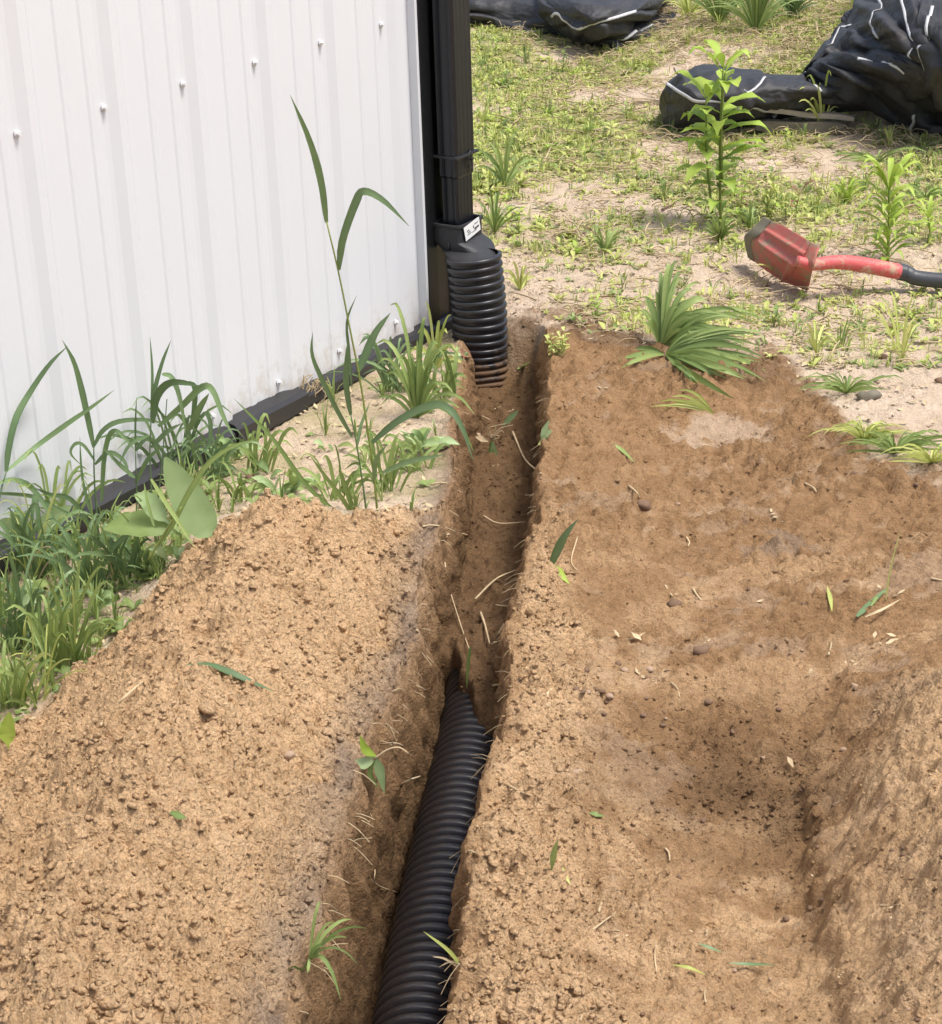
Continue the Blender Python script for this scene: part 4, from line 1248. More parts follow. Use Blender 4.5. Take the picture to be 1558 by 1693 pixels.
# strap leaved tufts on the edge of the dug soil
random.seed(12)
t = empty('strap_leaf_tuft', hit1(1092, 578), 'upright tuft of long strap leaves on the edge of the dug soil', 'weed', 'strap leaf tufts')
sp_ = [(-35, -65, 10, .0, .02), (-25, -85, 11, .02, .05), (-8, -100, 11, .02, .08), (10, -125, 12, .02, .1), (22, -138, 12, .03, .1), (38, -118, 11, .05, .08), (55, -98, 12, .08, .05), (80, -80, 13, .1, .03),
       (100, -60, 13, .12, .0), (128, -52, 13, .15, .0), (160, -58, 12, .18, .05), (110, -30, 12, .2, -.03), (60, -60, 11, .1, -.02), (30, -70, 11, .1, 0), (70, -110, 9, .05, .1), (-20, -50, 9, .1, -.02), (45, -30, 10, .2, -.04), (130, -25, 11, .2, -.03)]
sp_ = [(d0, d1, w0 * .8, b_0 * .5, e0) for d0, d1, w0, b_0, e0 in sp_] + [(d0 * rnd(.75, 1.2) + rnd(-12, 12), d1 * rnd(.7, 1.1), w0 * .65, b_0 * rnd(.3, .8), e0 + rnd(-.04, .04)) for q_ in (0, 1) for d0, d1, w0, b_0, e0 in sp_]
fan(t, (1092, 578), sp_, M_GRASS, 'leaf', PROF_LANCE, 10)
t = empty('strap_leaf_tuft', hit1(1100, 586), 'uprooted tuft of strap leaves sprawling right over the brown soil', 'weed', 'strap leaf tufts')
sp_ = [(-76, 20, 12, .12, -.02), (55, -10, 11, .2, 0), (100, 5, 12, .22, -.01), (140, 8, 13, .25, -.02), (175, 15, 13, .25, -.03), (165, 36, 13, .22, -.05), (130, 40, 13, .2, -.06), (108, 52, 14, .18, -.08), (85, 38, 11, .2, -.06), (60, 48, 10, .2, -.07), (120, 20, 12, .25, -.03), (30, 28, 9, .2, -.04), (80, -8, 11, .2, 0), (150, -5, 10, .25, 0), (120, -30, 10, .1, 0), (90, -45, 10, .1, .02), (150, -30, 10, .1, 0), (60, -30, 10, .1, 0), (-50, -10, 9, .1, 0)]
sp_ = [(d0 * rnd(.9, 1.08), d1 * rnd(.8, 1.4) + rnd(-12, 10), w0 * .75, b_0 * rnd(.2, .6), e0) for q_ in (0, 1, 2) for d0, d1, w0, b_0, e0 in sp_]
fan(t, (1100, 586), sp_, M_GRASS, 'leaf', PROF_LANCE, 10)
t = empty('cut_grass_tuft', hit1(1180, 684), 'small cut grass tuft lying on brown soil below the strap leaves', 'grass tuft')
fan(t, (1180, 684), [(-92, -20, 5, .05, .0), (-105, -12, 5, .03, .0), (-70, -28, 6, .05, .0), (-60, -38, 5, .05, .02), (-85, -6, 4, .03, 0), (-48, -20, 6, .05, 0), (-75, -15, 4, .03, 0)], M_YGRASS)
t = empty('seedling', hit1(920, 592), 'bushy little seedling at the far right corner of the trench', 'weed')
random.seed(77)
b0 = np.array(t.location)
for k in range(7):
    leafy_stem(t, b0 + np.array([rnd(-.02, .02), rnd(-.02, .02), 0]), b0 + np.array([rnd(-.03, .03), rnd(-.03, .02), rnd(.03, .055)]), [(.4 + .6 * i / 6, .8) for i in range(7)], .018, .010, M_YGRASS, rise=.5, stem_r=.0012, seed=50 + k)

# ------------------------------------------------------------------ small plants: templates, individuals, then countless cover
random.seed(99)


def T_rosette(n, L, w, up, prof=PROF_LANCE, seg=5):
    mb = MB()
    for i in range(n):
        az = 6.283 * i / n + rnd(-.4, .4); l_ = L * rnd(.6, 1.1); d = np.array([math.cos(az), math.sin(az), 0]); u_ = up * rnd(.6, 1.3)
        pts = [np.zeros(3), d * l_ * .5 + np.array([0, 0, l_ * u_ * .7]), d * l_ + np.array([0, 0, l_ * u_ * .75])]
        blade(mb, pts, w * rnd(.7, 1.2), (-d[0] * .4, -d[1] * .4, 1), prof=prof, n=seg)
    return mb


def T_tuft(n, H, spread, w, seg=5):
    mb = MB()
    for i in range(n):
        az = rnd(0, 6.283); d = np.array([math.cos(az), math.sin(az), 0]); h = H * rnd(.45, 1.1); s = spread * rnd(.2, 1.1)
        r0 = d * rnd(0, .012)
        pts = [r0, r0 + d * s * .3 + np.array([0, 0, h * .6]), r0 + d * s + np.array([0, 0, h * rnd(.65, 1.0)])]
        blade(mb, pts, w * rnd(.7, 1.2), (-d[0] + rnd(-.3, .3), -d[1], .6), n=seg)
    return mb


def T_sprig(H, nodes, L, w):
    mb = MB(); tube(mb, [(0, 0, 0), (rnd(-.01, .01), rnd(-.01, .01), H)], [.0014, .0008], 4, 3); az = 0
    for k in range(nodes):
        az += 2.3; c = np.array([0, 0, H * (.3 + .7 * k / (nodes - 1))]); d = np.array([math.cos(az), math.sin(az), 0])
        blade(mb, [c, c + d * L * .5 + np.array([0, 0, L * .3]), c + d * L + np.array([0, 0, L * .2])], w, (-d[0] * .3, -d[1] * .3, 1), prof=PROF_LANCE, n=4)
    return mb


TEMPL = []
for k in range(3): TEMPL.append((T_rosette(8 + k, .036, .009, .6), 'weed'))
for k in range(2): TEMPL.append((T_rosette(5, .030, .011, .7), 'weed'))
for k in range(3): TEMPL.append((T_tuft(15 + 2 * k, .060, .035, .0030), 'grass'))
for k in range(2): TEMPL.append((T_sprig(.055, 9, .024, .009), 'weed'))
TEMPL.append((T_rosette(4, .022, .010, .25), 'weed'))


def mesh_of(mb, name, mat):
    me = bpy.data.meshes.new(name); me.from_pydata(mb.v, [], mb.f)
    me.polygons.foreach_set('use_smooth', [True] * len(me.polygons))
    a1 = me.attributes.new('tint', 'FLOAT', 'POINT'); a1.data.foreach_set('value', mb.c); me.materials.append(mat); me.update()
    return me


MESHES = {}
LAB = {'weed': ('small_weed', 'small leafy green weed sprouting from the sandy ground behind the trench', 'weed', 'small weeds on the sandy ground'),
       'grass': ('grass_tuft', 'small tuft of thin grass growing from the sandy ground behind the trench', 'grass tuft', 'small grass tufts on the sandy ground')}
rr = np.random.default_rng(5)
spots = []
tries = 0
while len(spots) < 330 and tries < 20000:
    tries += 1
    px = rr.uniform(790, 1560); py = 20 + 560 * rr.random()
    P = at(px, py)
    dens = .5 + .8 * float(fbm(P[0] * 2.2, P[1] * 2.2, 3, 61))
    if py > 430: dens *= .55
    if py > 560: continue
    if poly_side(np.array([P[0]]), np.array([P[1]]), EDGE_R)[0] < .03: continue
    if 1225 < px < 1560 and 360 < py < 480: continue
    if rr.random() < dens: spots.append((px, py))
extra = [(880, 60), (905, 70), (935, 75), (870, 105), (900, 100), (930, 120), (950, 125), (1010, 90), (905, 190), (860, 190), (815, 200), (1010, 240), (980, 215), (1060, 260), (1040, 200), (1090, 210), (840, 365), (860, 380), (815, 320), (1355, 235), (1400, 320), (1330, 230), (1270, 250), (1300, 240),
         (1480, 545), (1500, 520), (1320, 560), (1390, 575), (1450, 590), (990, 405), (925, 500), (950, 530)]
spots = extra + spots
LM_SAND = {'the downspout': (790, 180), 'the riser pipe': (800, 480), 'the far fabric strip': (950, 60), 'the tall lime weed': (1185, 320), 'the fabric roll': (1120, 190), 'the wooden stakes': (1340, 200),
           'the fabric heap point': (1492, 225), 'the bushy narrow leaved weed': (1470, 390), 'the small lime weed': (1535, 390), 'the shovel blade': (1290, 430), 'the shovel handle': (1450, 450),
           'the strap leaf tufts': (1110, 570), 'the bark like chunk': (1436, 660), 'the flattened grass patch': (1480, 750), 'the far corner seedling': (920, 592), 'the dark twig': (1010, 495), 'the pale stick': (1060, 170), 'the thin dead stalk': (900, 265)}
LM_SOIL = {'the buried pipe end': (780, 1100), 'the upright dark leaf': (930, 900), 'the scooped hollow': (1240, 1330), 'the broken right bank': (1430, 1400), 'the dark cut blades': (1240, 1604), 'the wilted grass sprig': (1440, 1015),
           'the dark rounded clod': (1064, 838), 'the short green blade': (916, 1412), 'the seedling in the wall hollow': (612, 1225), 'the near left grass sprig': (512, 1585), 'the elongated clod': (1160, 1078), 'the two leaved seedling': (818, 735),
           'the hanging straw sprig': (740, 1570), 'the pale heap pebble': (478, 1250), 'the pale rim pebble': (955, 1280), 'the tiny pale leaf': (1307, 1270)}
ORD = ['nearest', 'second nearest', 'third nearest', 'fourth nearest', 'fifth nearest', 'sixth nearest', 'seventh nearest', 'eighth nearest', 'ninth nearest', 'tenth nearest', 'eleventh nearest', 'twelfth nearest']


def name_each(items, LM):
    """items: (object, look, px, py): a label that singles each out by look, landmark and order of distance"""
    B = {}
    for o, look, px, py in items:
        lm, (lx, ly) = min(LM.items(), key=lambda kv: math.hypot(kv[1][0] - px, (kv[1][1] - py) * 1.3))
        dx, dy = px - lx, (py - ly) * 1.3
        rel = ('right of' if dx > 0 else 'left of') if abs(dx) > abs(dy) else ('in front of' if dy > 0 else 'beyond')
        B.setdefault((look, rel, lm), []).append((math.hypot(dx, dy), o))
    for (look, rel, lm), L in B.items():
        L.sort(key=lambda q: q[0])
        for i, (d_, o) in enumerate(L):
            lb = '%s %s %s' % (look, rel, lm) if len(L) == 1 else '%s, %s of those %s %s' % (look, ORD[min(i, 11)], rel, lm)
            o['label'] = lb if len(lb.split()) <= 16 else lb.replace(' of those', '')


LOOKS = {0: 'leafy rosette weed', 1: 'nine leaved rosette weed', 2: 'ten leaved rosette weed', 3: 'five leaved seedling', 4: 'short five leaved seedling', 5: 'fine grass tuft', 6: 'dense fine grass tuft', 7: 'full fine grass tuft', 8: 'upright leafy sprig', 9: 'thin upright sprig', 10: 'tiny four leaved seedling'}
CNAME = {'grass_green': 'green', 'grass_yellow': 'yellow green', 'leaf_lime': 'lime'}
sand_items = []
HP = hit([s[0] for s in spots], [s[1] for s in spots])
for i, P in enumerate(HP):
    k = int(rr.integers(0, len(TEMPL))); mb_, kind = TEMPL[k]
    if i < len(extra): k = [0, 1, 5, 6, 3, 8][i % 6]; mb_, kind = TEMPL[k]
    mat = [M_GRASS, M_YGRASS, M_YGRASS, M_LIME][int(rr.integers(0, 4))] if kind == 'weed' else [M_YGRASS, M_GRASS][int(rr.integers(0, 2))]
    key = (k, mat.name)
    if key not in MESHES: MESHES[key] = mesh_of(mb_, LAB[kind][0], mat)
    o = bpy.data.objects.new(LAB[kind][0], MESHES[key]); COL.objects.link(o)
    o.location = P; s = rr.uniform(.5, 1.1) * (1.35 if i < len(extra) else 1.0) * (1 if P[1] > 4.4 else .75)
    o.scale = (s, s, s * rr.uniform(.8, 1.2)); o.rotation_euler = (rr.uniform(-.15, .15), rr.uniform(-.15, .15), rr.uniform(0, 6.28))
    tag(o, LAB[kind][1], LAB[kind][2], LAB[kind][3])
    sand_items.append((o, CNAME[mat.name] + ' ' + LOOKS[k], spots[i][0], spots[i][1]))
name_each(sand_items, LM_SAND)


def scatter(name, label, cat, X, Y, templ, smin, smax, mat, seed, tshift=0.0):
    """countless little plants as one mesh"""
    g = np.random.default_rng(seed); n = len(X); Zv = gz_many(X, Y)
    VV = []; FF = []; TT = []; off = 0
    ks = g.integers(0, len(templ), n)
    for k in range(len(templ)):
        m = ks == k
        if not m.any(): continue
        tv = np.array(templ[k].v); tf = np.array(templ[k].f); tc = np.array(templ[k].c); q = int(m.sum())
        s = g.uniform(smin, smax, q); th = g.uniform(0, 6.283, q); c, s_ = np.cos(th)[:, None], np.sin(th)[:, None]
        V = tv[None] * s[:, None, None]
        V = np.stack([V[..., 0] * c - V[..., 1] * s_, V[..., 0] * s_ + V[..., 1] * c, V[..., 2]], -1)
        V += np.stack([X[m], Y[m], Zv[m] - .001], -1)[:, None, :]
        FF.append((tf[None] + (np.arange(q) * len(tv))[:, None, None]).reshape(-1, 4) + off); off += q * len(tv)
        VV.append(V.reshape(-1, 3)); TT.append((np.clip(tc[None] * .6 + g.uniform(0, .5, q)[:, None] + tshift, 0, 1)).ravel())
    V = np.vstack(VV); Fc = np.vstack(FF)
    me = mesh_np(name, V, Fc, mat, attrs={'tint': ('FLOAT', 'POINT', np.concatenate(TT))})
    o = link(name, me); tag(o, label, cat, kind='stuff'); print(name, n, len(Fc)); return o


def only_quads(mb):
    m = MB(); m.v = mb.v; m.c = mb.c; m.f = [f_ for f_ in mb.f if len(f_) == 4]; return m


def positions(n, fn, seed, box):
    g = np.random.default_rng(seed); x0, x1, y0, y1 = box
    y = y0 + (y1 - y0) * g.random(n); x = x0 + (x1 - x0) * g.random(n)
    k = g.random(n) < fn(x, y); return x[k], y[k]


def dens_back(x, y):
    Z = zones(x, y)
    d = Z['outside'] * ((x > xr(y) + .05) | (y > 4.2)) * np.clip(.58 + 1.2 * fbm(x * 2.2, y * 2.2, 4, 61), .12, 1) * np.interp(y, [3.3, 4.2, 4.7, 5.6], [.45, .55, .9, 1])
    d *= 1 - sstep(8, 10, y)
    return np.clip(d, 0, 1)


def front_of_wall(x, y, m=.05):
    return (((x - WA[0]) * WN[0] + (y - WA[1]) * WN[1]) > m) | (((x - WA[0]) * WD[0] + (y - WA[1]) * WD[1]) > CORNER_T + .03)


random.seed(4)
mini = [only_quads(T_rosette(4, .022, .008, .5, seg=3)), only_quads(T_rosette(4, .016, .008, .3, seg=3)), only_quads(T_tuft(5, .032, .018, .0028, seg=3)), only_quads(T_tuft(6, .022, .024, .003, seg=3)), only_quads(T_rosette(5, .014, .006, .8, seg=3))]
X, Y = positions(38000, lambda x, y: dens_back(x, y) * front_of_wall(x, y), 31, (-.1, 2.6, 3.6, 9))
scatter('ground_cover', 'fine yellow green weeds and moss covering the sandy ground in patches', 'ground cover', X, Y, mini, .6, 1.5, M_YGRASS, 1)
X, Y = positions(13000, lambda x, y: dens_back(x, y) * front_of_wall(x, y) * .8, 32, (-.1, 2.6, 3.6, 9))
scatter('ground_cover', 'darker green fine weeds mixed through the sandy ground', 'ground cover', X, Y, mini, .6, 1.6, M_GRASS, 2)
# around the foot of the wall, left of the heap
def dens_wall(x, y):
    Z = zones(x, y); P_left = 1 - sstep(-.50, -.36, x)
    return Z['outside'] * (x < xl(y) - .015) * front_of_wall(x, y, .05) * np.clip(.05 + .7 * P_left + .25 * fbm(x * 8, y * 8, 2, 66), .02, 1)


random.seed(6)
minib = [only_quads(T_rosette(5, .034, .014, .7, seg=5)), only_quads(T_tuft(9, .06, .04, .004, seg=5)), only_quads(T_rosette(4, .026, .014, .4, seg=5)), only_quads(T_tuft(7, .09, .05, .004, seg=6))]
X, Y = positions(3000, dens_wall, 33, (-1.0, .05, 2.1, 4.0))
scatter('undergrowth', 'low green grass and weeds growing along the foot of the white wall', 'undergrowth', X, Y, minib, .45, 1.05, M_GRASS, 3, -.15)


# ------------------------------------------------------------------ dead straw, roots, cut leaves and pebbles
def T_straw(n, L, curl, r):
    mb = MB()
    for i in range(n):
        az = rnd(0, 6.28); d = np.array([math.cos(az), math.sin(az), 0]); l_ = L * rnd(.4, 1.1); s = np.array([-d[1], d[0], 0]) * curl * rnd(-1, 1) * l_
        c = np.array([rnd(-.02, .02), rnd(-.02, .02), rnd(.002, .015)])
        tube(mb, [c, c + d * l_ * .5 + s + np.array([0, 0, rnd(0, .3) * l_]), c + d * l_ + np.array([0, 0, rnd(0, .15) * l_])], [r, r * .6], 3, 4, caps=False)
    return mb


random.seed(8)
stw = [only_quads(T_straw(4, .05, .07, .0011)) for _ in range(3)] + [only_quads(T_straw(5, .022, .1, .0012)) for _ in range(3)]
def dens_straw(x, y):
    q = at(1240, 75); k = np.exp(-(((x - q[0]) / .55) ** 2 + ((y - q[1]) / .9) ** 2))
    q2 = at(1430, 190); k2 = np.exp(-(((x - q2[0]) / .15) ** 2 + ((y - q2[1]) / .3) ** 2))
    return np.clip(.30 * zones(x, y)['outside'] + .8 * k + .8 * k2, 0, 1) * front_of_wall(x, y) * (x > xr(y))
X, Y = positions(11000, dens_straw, 35, (-.1, 2.6, 3.6, 9))
scatter('dead_straw', 'bleached dead grass stems littering the ground before the fabric', 'dead grass', X, Y, stw, .8, 1.9, M_THATCH, 5)

flk = []
for _ in range(5):
    m_ = MB()
    for _k in range(3):
        an_ = rnd(0, 6.28); c_ = np.array([rnd(-.02, .02), rnd(-.02, .02), .003]); d_ = np.array([math.cos(an_), math.sin(an_), rnd(0, .3)]) * rnd(.006, .016)
        blade(m_, [c_, c_ + d_ * .5, c_ + d_], rnd(.004, .008), (rnd(-.3, .3), rnd(-.3, .3), 1), prof=PROF_LANCE, n=3)
    flk.append(m_)
X, Y = positions(9000, lambda x, y: zones(x, y)['outside'] * front_of_wall(x, y, .04) * .55, 37, (-.9, 2.2, 2.3, 6.0))
scatter('leaf_litter', 'small dry leaf and bark scraps littering the sandy ground', 'leaf litter', X, Y, flk, .5, 1.3, M_THATCH, 7)
X, Y = positions(900, lambda x, y: np.clip(zones(x, y)['dug'] * (.04 + .3 * (zones(x, y)['outside'] > .05)), 0, 1), 38, (.0, 1.6, 1.6, 4.2))
scatter('leaf_litter', 'sparse dry plant scraps on the dug brown soil', 'leaf litter', X, Y, flk, .3, .7, M_THATCH, 8)

random.seed(10)
t = empty('dead_grass_tuft', hit1(520, 655), 'bleached dead grass tuft hanging against the base trim', 'grass tuft')
for i in range(34):
    r_ = (rnd(498, 545), rnd(618, 640)); e_ = (r_[0] + rnd(-28, 12), r_[1] + rnd(15, 62))
    P = trace([r_, (r_[0] + rnd(-14, 14), .5 * (r_[1] + e_[1]) - 8), e_], wall_y(*r_) - .045)
    mb = MB(); tube(mb, P, [.0010, .0006], 4, 6, caps=False); mb.build('stem', M_THATCH, t)


def straw(name, pts, w, label, cat, mat=M_STRAW, lift=.006, group=None, free=None):
    """a stem lying on the soil, or when free is given, hanging at that depth"""
    if free is None:
        P = hit([p[0] for p in pts], [p[1] for p in pts]); P[:, 2] += lift
    else:
        P = trace(pts, hit1(*pts[0])[1] - .005, hit1(*pts[0])[1] + free)
    mb = MB(); r_ = px2m(w, P[0][1]) * .5; tube(mb, P, [r_, r_ * .6], 5, max(6, len(pts) * 4))
    return tag(mb.build(name, mat, None), label, cat, group)


def cut_leaf(pts, w, label, mat=M_DARKGRASS, lift=.006, prof=PROF_LANCE, free=None, group=None):
    if free is None:
        P = hit([p[0] for p in pts], [p[1] for p in pts]); P[:, 2] += lift
    else:
        y0 = hit1(*pts[0])[1]; P = np.array([at_y(px, py, y0 - .005 + free * i / (len(pts) - 1)) for i, (px, py) in enumerate(pts)])
    mb = MB(); blade(mb, P, px2m(w, P[0][1]), (0, -.5, 1), prof=prof, n=12)
    return tag(mb.build('cut_leaf', mat, None), label, 'leaf', group)


cut_leaf([(310, 1113), (345, 1112), (380, 1124), (420, 1142), (455, 1157)], 14, 'long dark grass blade lying across the crest of the spoil heap', lift=.012)
cut_leaf([(282, 1357), (296, 1361), (310, 1366)], 16, 'short green leaf scrap on the side of the spoil heap', M_GRASS, lift=.010)
straw('dry_root', [(168, 1214), (185, 1190), (210, 1165), (245, 1135)], 7, 'pale dry root lying on the left spoil heap', 'root', lift=.012)
cut_leaf([(906, 948), (918, 918), (935, 885), (957, 857)], 19, 'upright dark leaf stuck in the soil on the right trench rim', free=-.02)
cut_leaf([(908, 944), (922, 955), (942, 978)], 17, 'small pale lime leaf below the upright dark leaf on the rim', M_LIME, lift=.012)
cut_leaf([(912, 1440), (916, 1412), (923, 1388)], 12, 'short green blade standing on the near right rim', M_GRASS, free=-.01)
cut_leaf([(928, 1436), (935, 1455), (944, 1470)], 8, 'short pale blade beside the green blade on the near rim', M_YGRASS)
cut_leaf([(975, 1352), (985, 1353), (1000, 1357)], 11, 'small green leaf scrap at the edge of the scooped hollow', M_GRASS)
cut_leaf([(1012, 738), (1030, 750), (1050, 770)], 8, 'thin green blade lying on brown soil near the far rim', M_GRASS)
cut_leaf([(1205, 1602), (1240, 1604), (1282, 1605)], 7, 'dark green blade lying near the bottom of the dug strip', lift=.008)
cut_leaf([(1155, 1570), (1175, 1577), (1195, 1585)], 7, 'second dark blade, further left in the dug strip bottom', lift=.008)
cut_leaf([(1112, 1605), (1140, 1610), (1168, 1622)], 7, 'green and yellow blade below the dark blades', M_YGRASS, lift=.008)
cut_leaf([(1302, 1262), (1307, 1270), (1312, 1280)], 9, 'tiny pale leaf at the top of the scooped hollow', M_STRAW, lift=.010)
cut_leaf([(1368, 975), (1373, 995), (1376, 1018)], 8, 'pale yellow blade lying in the right of the brown soil', M_YGRASS)
t = empty('grass_sprig', hit1(1440, 1015), 'wilted grass sprig with one tall stem lying on the right soil', 'grass sprig')
for pts, w, m in (([(1465, 1000), (1472, 950), (1490, 880)], 3, M_YGRASS), ([(1417, 1027), (1440, 1005), (1466, 980)], 11, M_DARKGRASS), ([(1430, 1028), (1460, 1015), (1490, 998)], 5, M_THATCH), ([(1440, 1010), (1455, 990), (1470, 985)], 6, M_GRASS)):
    mb = MB(); P = hit([p[0] for p in pts], [p[1] for p in pts]) if m is not M_YGRASS else trace(pts, hit1(*pts[0])[1])
    P[:, 2] += .008; blade(mb, P, px2m(w, P[0][1]), (0, -.6, 1), n=8); mb.build('blade', m, t)
# dried roots and straws on the dug soil and hanging out of the trench walls
RT = [([(786, 998), (820, 965), (852, 950)], 4), ([(795, 1020), (802, 1040), (810, 1072)], 5), ([(738, 892), (755, 888), (775, 892)], 4), ([(695, 993), (715, 993), (732, 1000)], 5), ([(700, 1010), (716, 1016), (731, 1028)], 4),
      ([(700, 878), (712, 876), (727, 877)], 4), ([(712, 808), (730, 805), (748, 808)], 4), ([(820, 1008), (840, 1010), (860, 1005)], 4), ([(825, 1055), (838, 1030), (842, 1012)], 3), ([(820, 1110), (835, 1130), (838, 1140)], 4),
      ([(815, 1142), (830, 1140), (845, 1144)], 4), ([(820, 1155), (832, 1148), (842, 1150)], 3), ([(845, 1082), (835, 1072), (830, 1065)], 3), ([(780, 1276), (800, 1275), (818, 1274)], 5), ([(690, 1050), (700, 1065), (708, 1085)], 4),
      ([(764, 1416), (776, 1417), (788, 1420)], 5), ([(680, 1675), (710, 1678), (752, 1680)], 5), ([(570, 1425), (600, 1430), (620, 1445), (622, 1470), (660, 1485)], 3), ([(658, 1310), (676, 1300), (696, 1292)], 4), ([(735, 930), (742, 975), (762, 1040), (776, 1080)], 3),
      ([(848, 720), (868, 765), (895, 790)], 4), ([(770, 672), (790, 690), (810, 700)], 4), ([(895, 700), (905, 694), (918, 686)], 5), ([(800, 860), (825, 872), (870, 870)], 4), ([(880, 880), (895, 872), (915, 870)], 4),
      ([(630, 1240), (655, 1238), (675, 1245)], 4), ([(905, 1170), (905, 1150), (912, 1142)], 9), ([(1110, 1130), (1120, 1140), (1124, 1155)], 3), ([(1035, 1060), (1048, 1058), (1060, 1055)], 4), ([(955, 890), (945, 930), (960, 950)], 3),
      ([(1370, 1085), (1373, 1075), (1375, 1065)], 4), ([(1135, 890), (1140, 898), (1138, 905)], 4), ([(1455, 1500), (1475, 1500), (1490, 1498)], 5), ([(980, 1540), (1000, 1525), (1018, 1512)], 4), ([(1085, 1565), (1083, 1585), (1086, 1610)], 5),
      ([(990, 1510), (995, 1495), (1000, 1490)], 5), ([(1167, 1660), (1165, 1645), (1168, 1640)], 4), ([(960, 1690), (966, 1665), (968, 1650)], 4), ([(1040, 805), (1052, 815), (1058, 825)], 4), ([(1330, 800), (1345, 808), (1350, 815)], 4),
      ([(1540, 958), (1550, 960), (1560, 962)], 5), ([(1100, 970), (1110, 985), (1118, 995)], 4), ([(1146, 975), (1152, 985), (1160, 995)], 4), ([(1100, 1405), (1106, 1412), (1108, 1425)], 5), ([(840, 1300), (862, 1312), (880, 1318)], 4)]
random.seed(13); root_items = []
for k, (pts, w) in enumerate(RT):
    intr = k < 26 and pts[0][0] < 860
    o_r = straw('dry_root', pts, w, 'thin dry root or straw lying on or poking out of the dug soil', 'root', M_STRAW if k % 3 else M_THATCH, lift=.008 if intr else .002, group='dry roots in the dug soil')
    ln_ = math.hypot(pts[-1][0] - pts[0][0], pts[-1][1] - pts[0][1])
    root_items.append((o_r, ('long ' if ln_ > 55 else 'short ' if ln_ < 28 else '') + ('pale dry root' if k % 3 else 'brownish dry straw'), pts[1][0], pts[1][1]))
name_each(root_items, LM_SOIL)
# fringe of fine roots along the rims
random.seed(14)
for side, m, nn_ in (('l', -1, 60), ('r', 1, 90)):
    mb = MB()
    for i in range(nn_):
        y = rnd(1.6, 3.5); x = float(xl(y) + .004) if side == 'l' else float(xr(y) - .004); z = gz(x + (-.01 if side == 'l' else .01), y) - rnd(.0, .05)
        d = np.array([rnd(.01, .035) * (1 if side == 'l' else -1), rnd(-.02, .02), rnd(-.03, .004)])
        p = np.array([x - d[0] * .3, y, z]); tube(mb, [p, p + d * .5 + np.array([0, 0, .004]), p + d], [.0007, .0004], 3, 5, caps=False)
    o = mb.build('root_fringe', M_THATCH, None); tag(o, 'hair fine roots fringing the %s rim of the trench' % ('wall side' if side == 'l' else 'open side'), 'fine roots', kind='stuff')

# uprooted seedlings and grass on the trench walls
t = empty('uprooted_seedling', hit1(612, 1225), 'uprooted green seedling hanging in the hollow on the trench wall', 'weed')
y0 = t.location[1] - .03
for pts, w, m in (([(622, 1250), (605, 1240), (595, 1215)], 16, M_LIME), ([(622, 1252), (600, 1262), (583, 1258)], 22, M_BROAD), ([(622, 1252), (628, 1275), (636, 1312)], 18, M_BROAD), ([(620, 1255), (612, 1280), (628, 1305)], 10, M_GRASS)):
    leaf(t, pts, w, m, prof=PROF_LANCE, y0=y0, n=9)
mb = MB(); tube(mb, trace([(618, 1256), (640, 1240), (660, 1236), (676, 1246)], y0), [.0016, .0008], 5, 10); mb.build('root', M_STRAW, t)
t = empty('grass_clump', hit1(512, 1585), 'grass sprig growing out over the near left rim of the trench', 'grass clump')
fan(t, (512, 1585), [(70, -65, 7, .0, .02), (95, -50, 5, .05, .0), (62, -35, 7, .05, .0), (40, -60, 6, .0, .02), (52, 70, 8, .55, -.03), (25, -20, 8, .1, 0), (-5, 25, 7, .1, -.02), (80, 10, 4, .3, -.02), (20, -95, 6, .0, .03), (-35, 30, 5, .0, 0)], M_GRASS)
t = empty('uprooted_seedling', hit1(818, 735), 'uprooted seedling with two drooping leaves lying in the far trench', 'weed')
y0 = t.location[1] - .06
for pts, w, m in (([(815, 728), (818, 755), (826, 780)], 13, M_BROAD), ([(812, 730), (812, 750), (815, 768)], 10, M_GRASS), ([(830, 705), (845, 690), (858, 678)], 10, M_DARKGRASS), ([(808, 730), (796, 725), (786, 722)], 10, M_STRAW)):
    leaf(t, pts, w, m, prof=PROF_LANCE, y0=y0, n=9)
for k in range(9):
    mb = MB(); tube(mb, trace([(812, 728), (812 + rnd(-8, 18), 718 + rnd(-10, 8)), (812 + rnd(-14, 40), 718 + rnd(-20, 20))], y0), [.0010, .0006], 4, 6); mb.build('root', M_STRAW, t)
t = empty('uprooted_seedling', hit1(915, 720), 'pale leaves caught on the right rim of the far trench', 'weed')
y0 = t.location[1] - .02
for pts, w, m in (([(912, 712), (902, 718), (896, 728)], 18, M_BROAD), ([(908, 695), (900, 712), (895, 722)], 10, M_BROAD), ([(890, 735), (900, 730), (908, 728)], 12, M_YGRASS)):
    leaf(t, pts, w, m, prof=PROF_LANCE, y0=y0, n=9)
t = empty('grass_sprig', hit1(770, 1090), 'thin green grass stem fallen onto the buried end of the pipe', 'grass sprig')
y0 = t.location[1] - .1
for pts, w in (([(778, 1070), (774, 1100), (772, 1140)], 6), ([(740, 1480), (741, 1481), (742, 1482)], 1)):
    leaf(t, pts, w, M_GRASS, prof=PROF_GRASS, y0=y0, n=8, name='blade')
t = empty('grass_sprig', hit1(770, 1590), 'straw coloured grass sprig hanging from the rim over the pipe', 'grass sprig')
y0 = t.location[1] - .0
for pts, w, m in (([(765, 1600), (740, 1570), (700, 1540)], 7, M_YGRASS), ([(760, 1600), (735, 1585), (715, 1582)], 4, M_STRAW), ([(765, 1595), (745, 1590), (725, 1600)], 4, M_STRAW)):
    leaf(t, pts, w, m, prof=PROF_GRASS, y0=y0, n=8, name='blade')
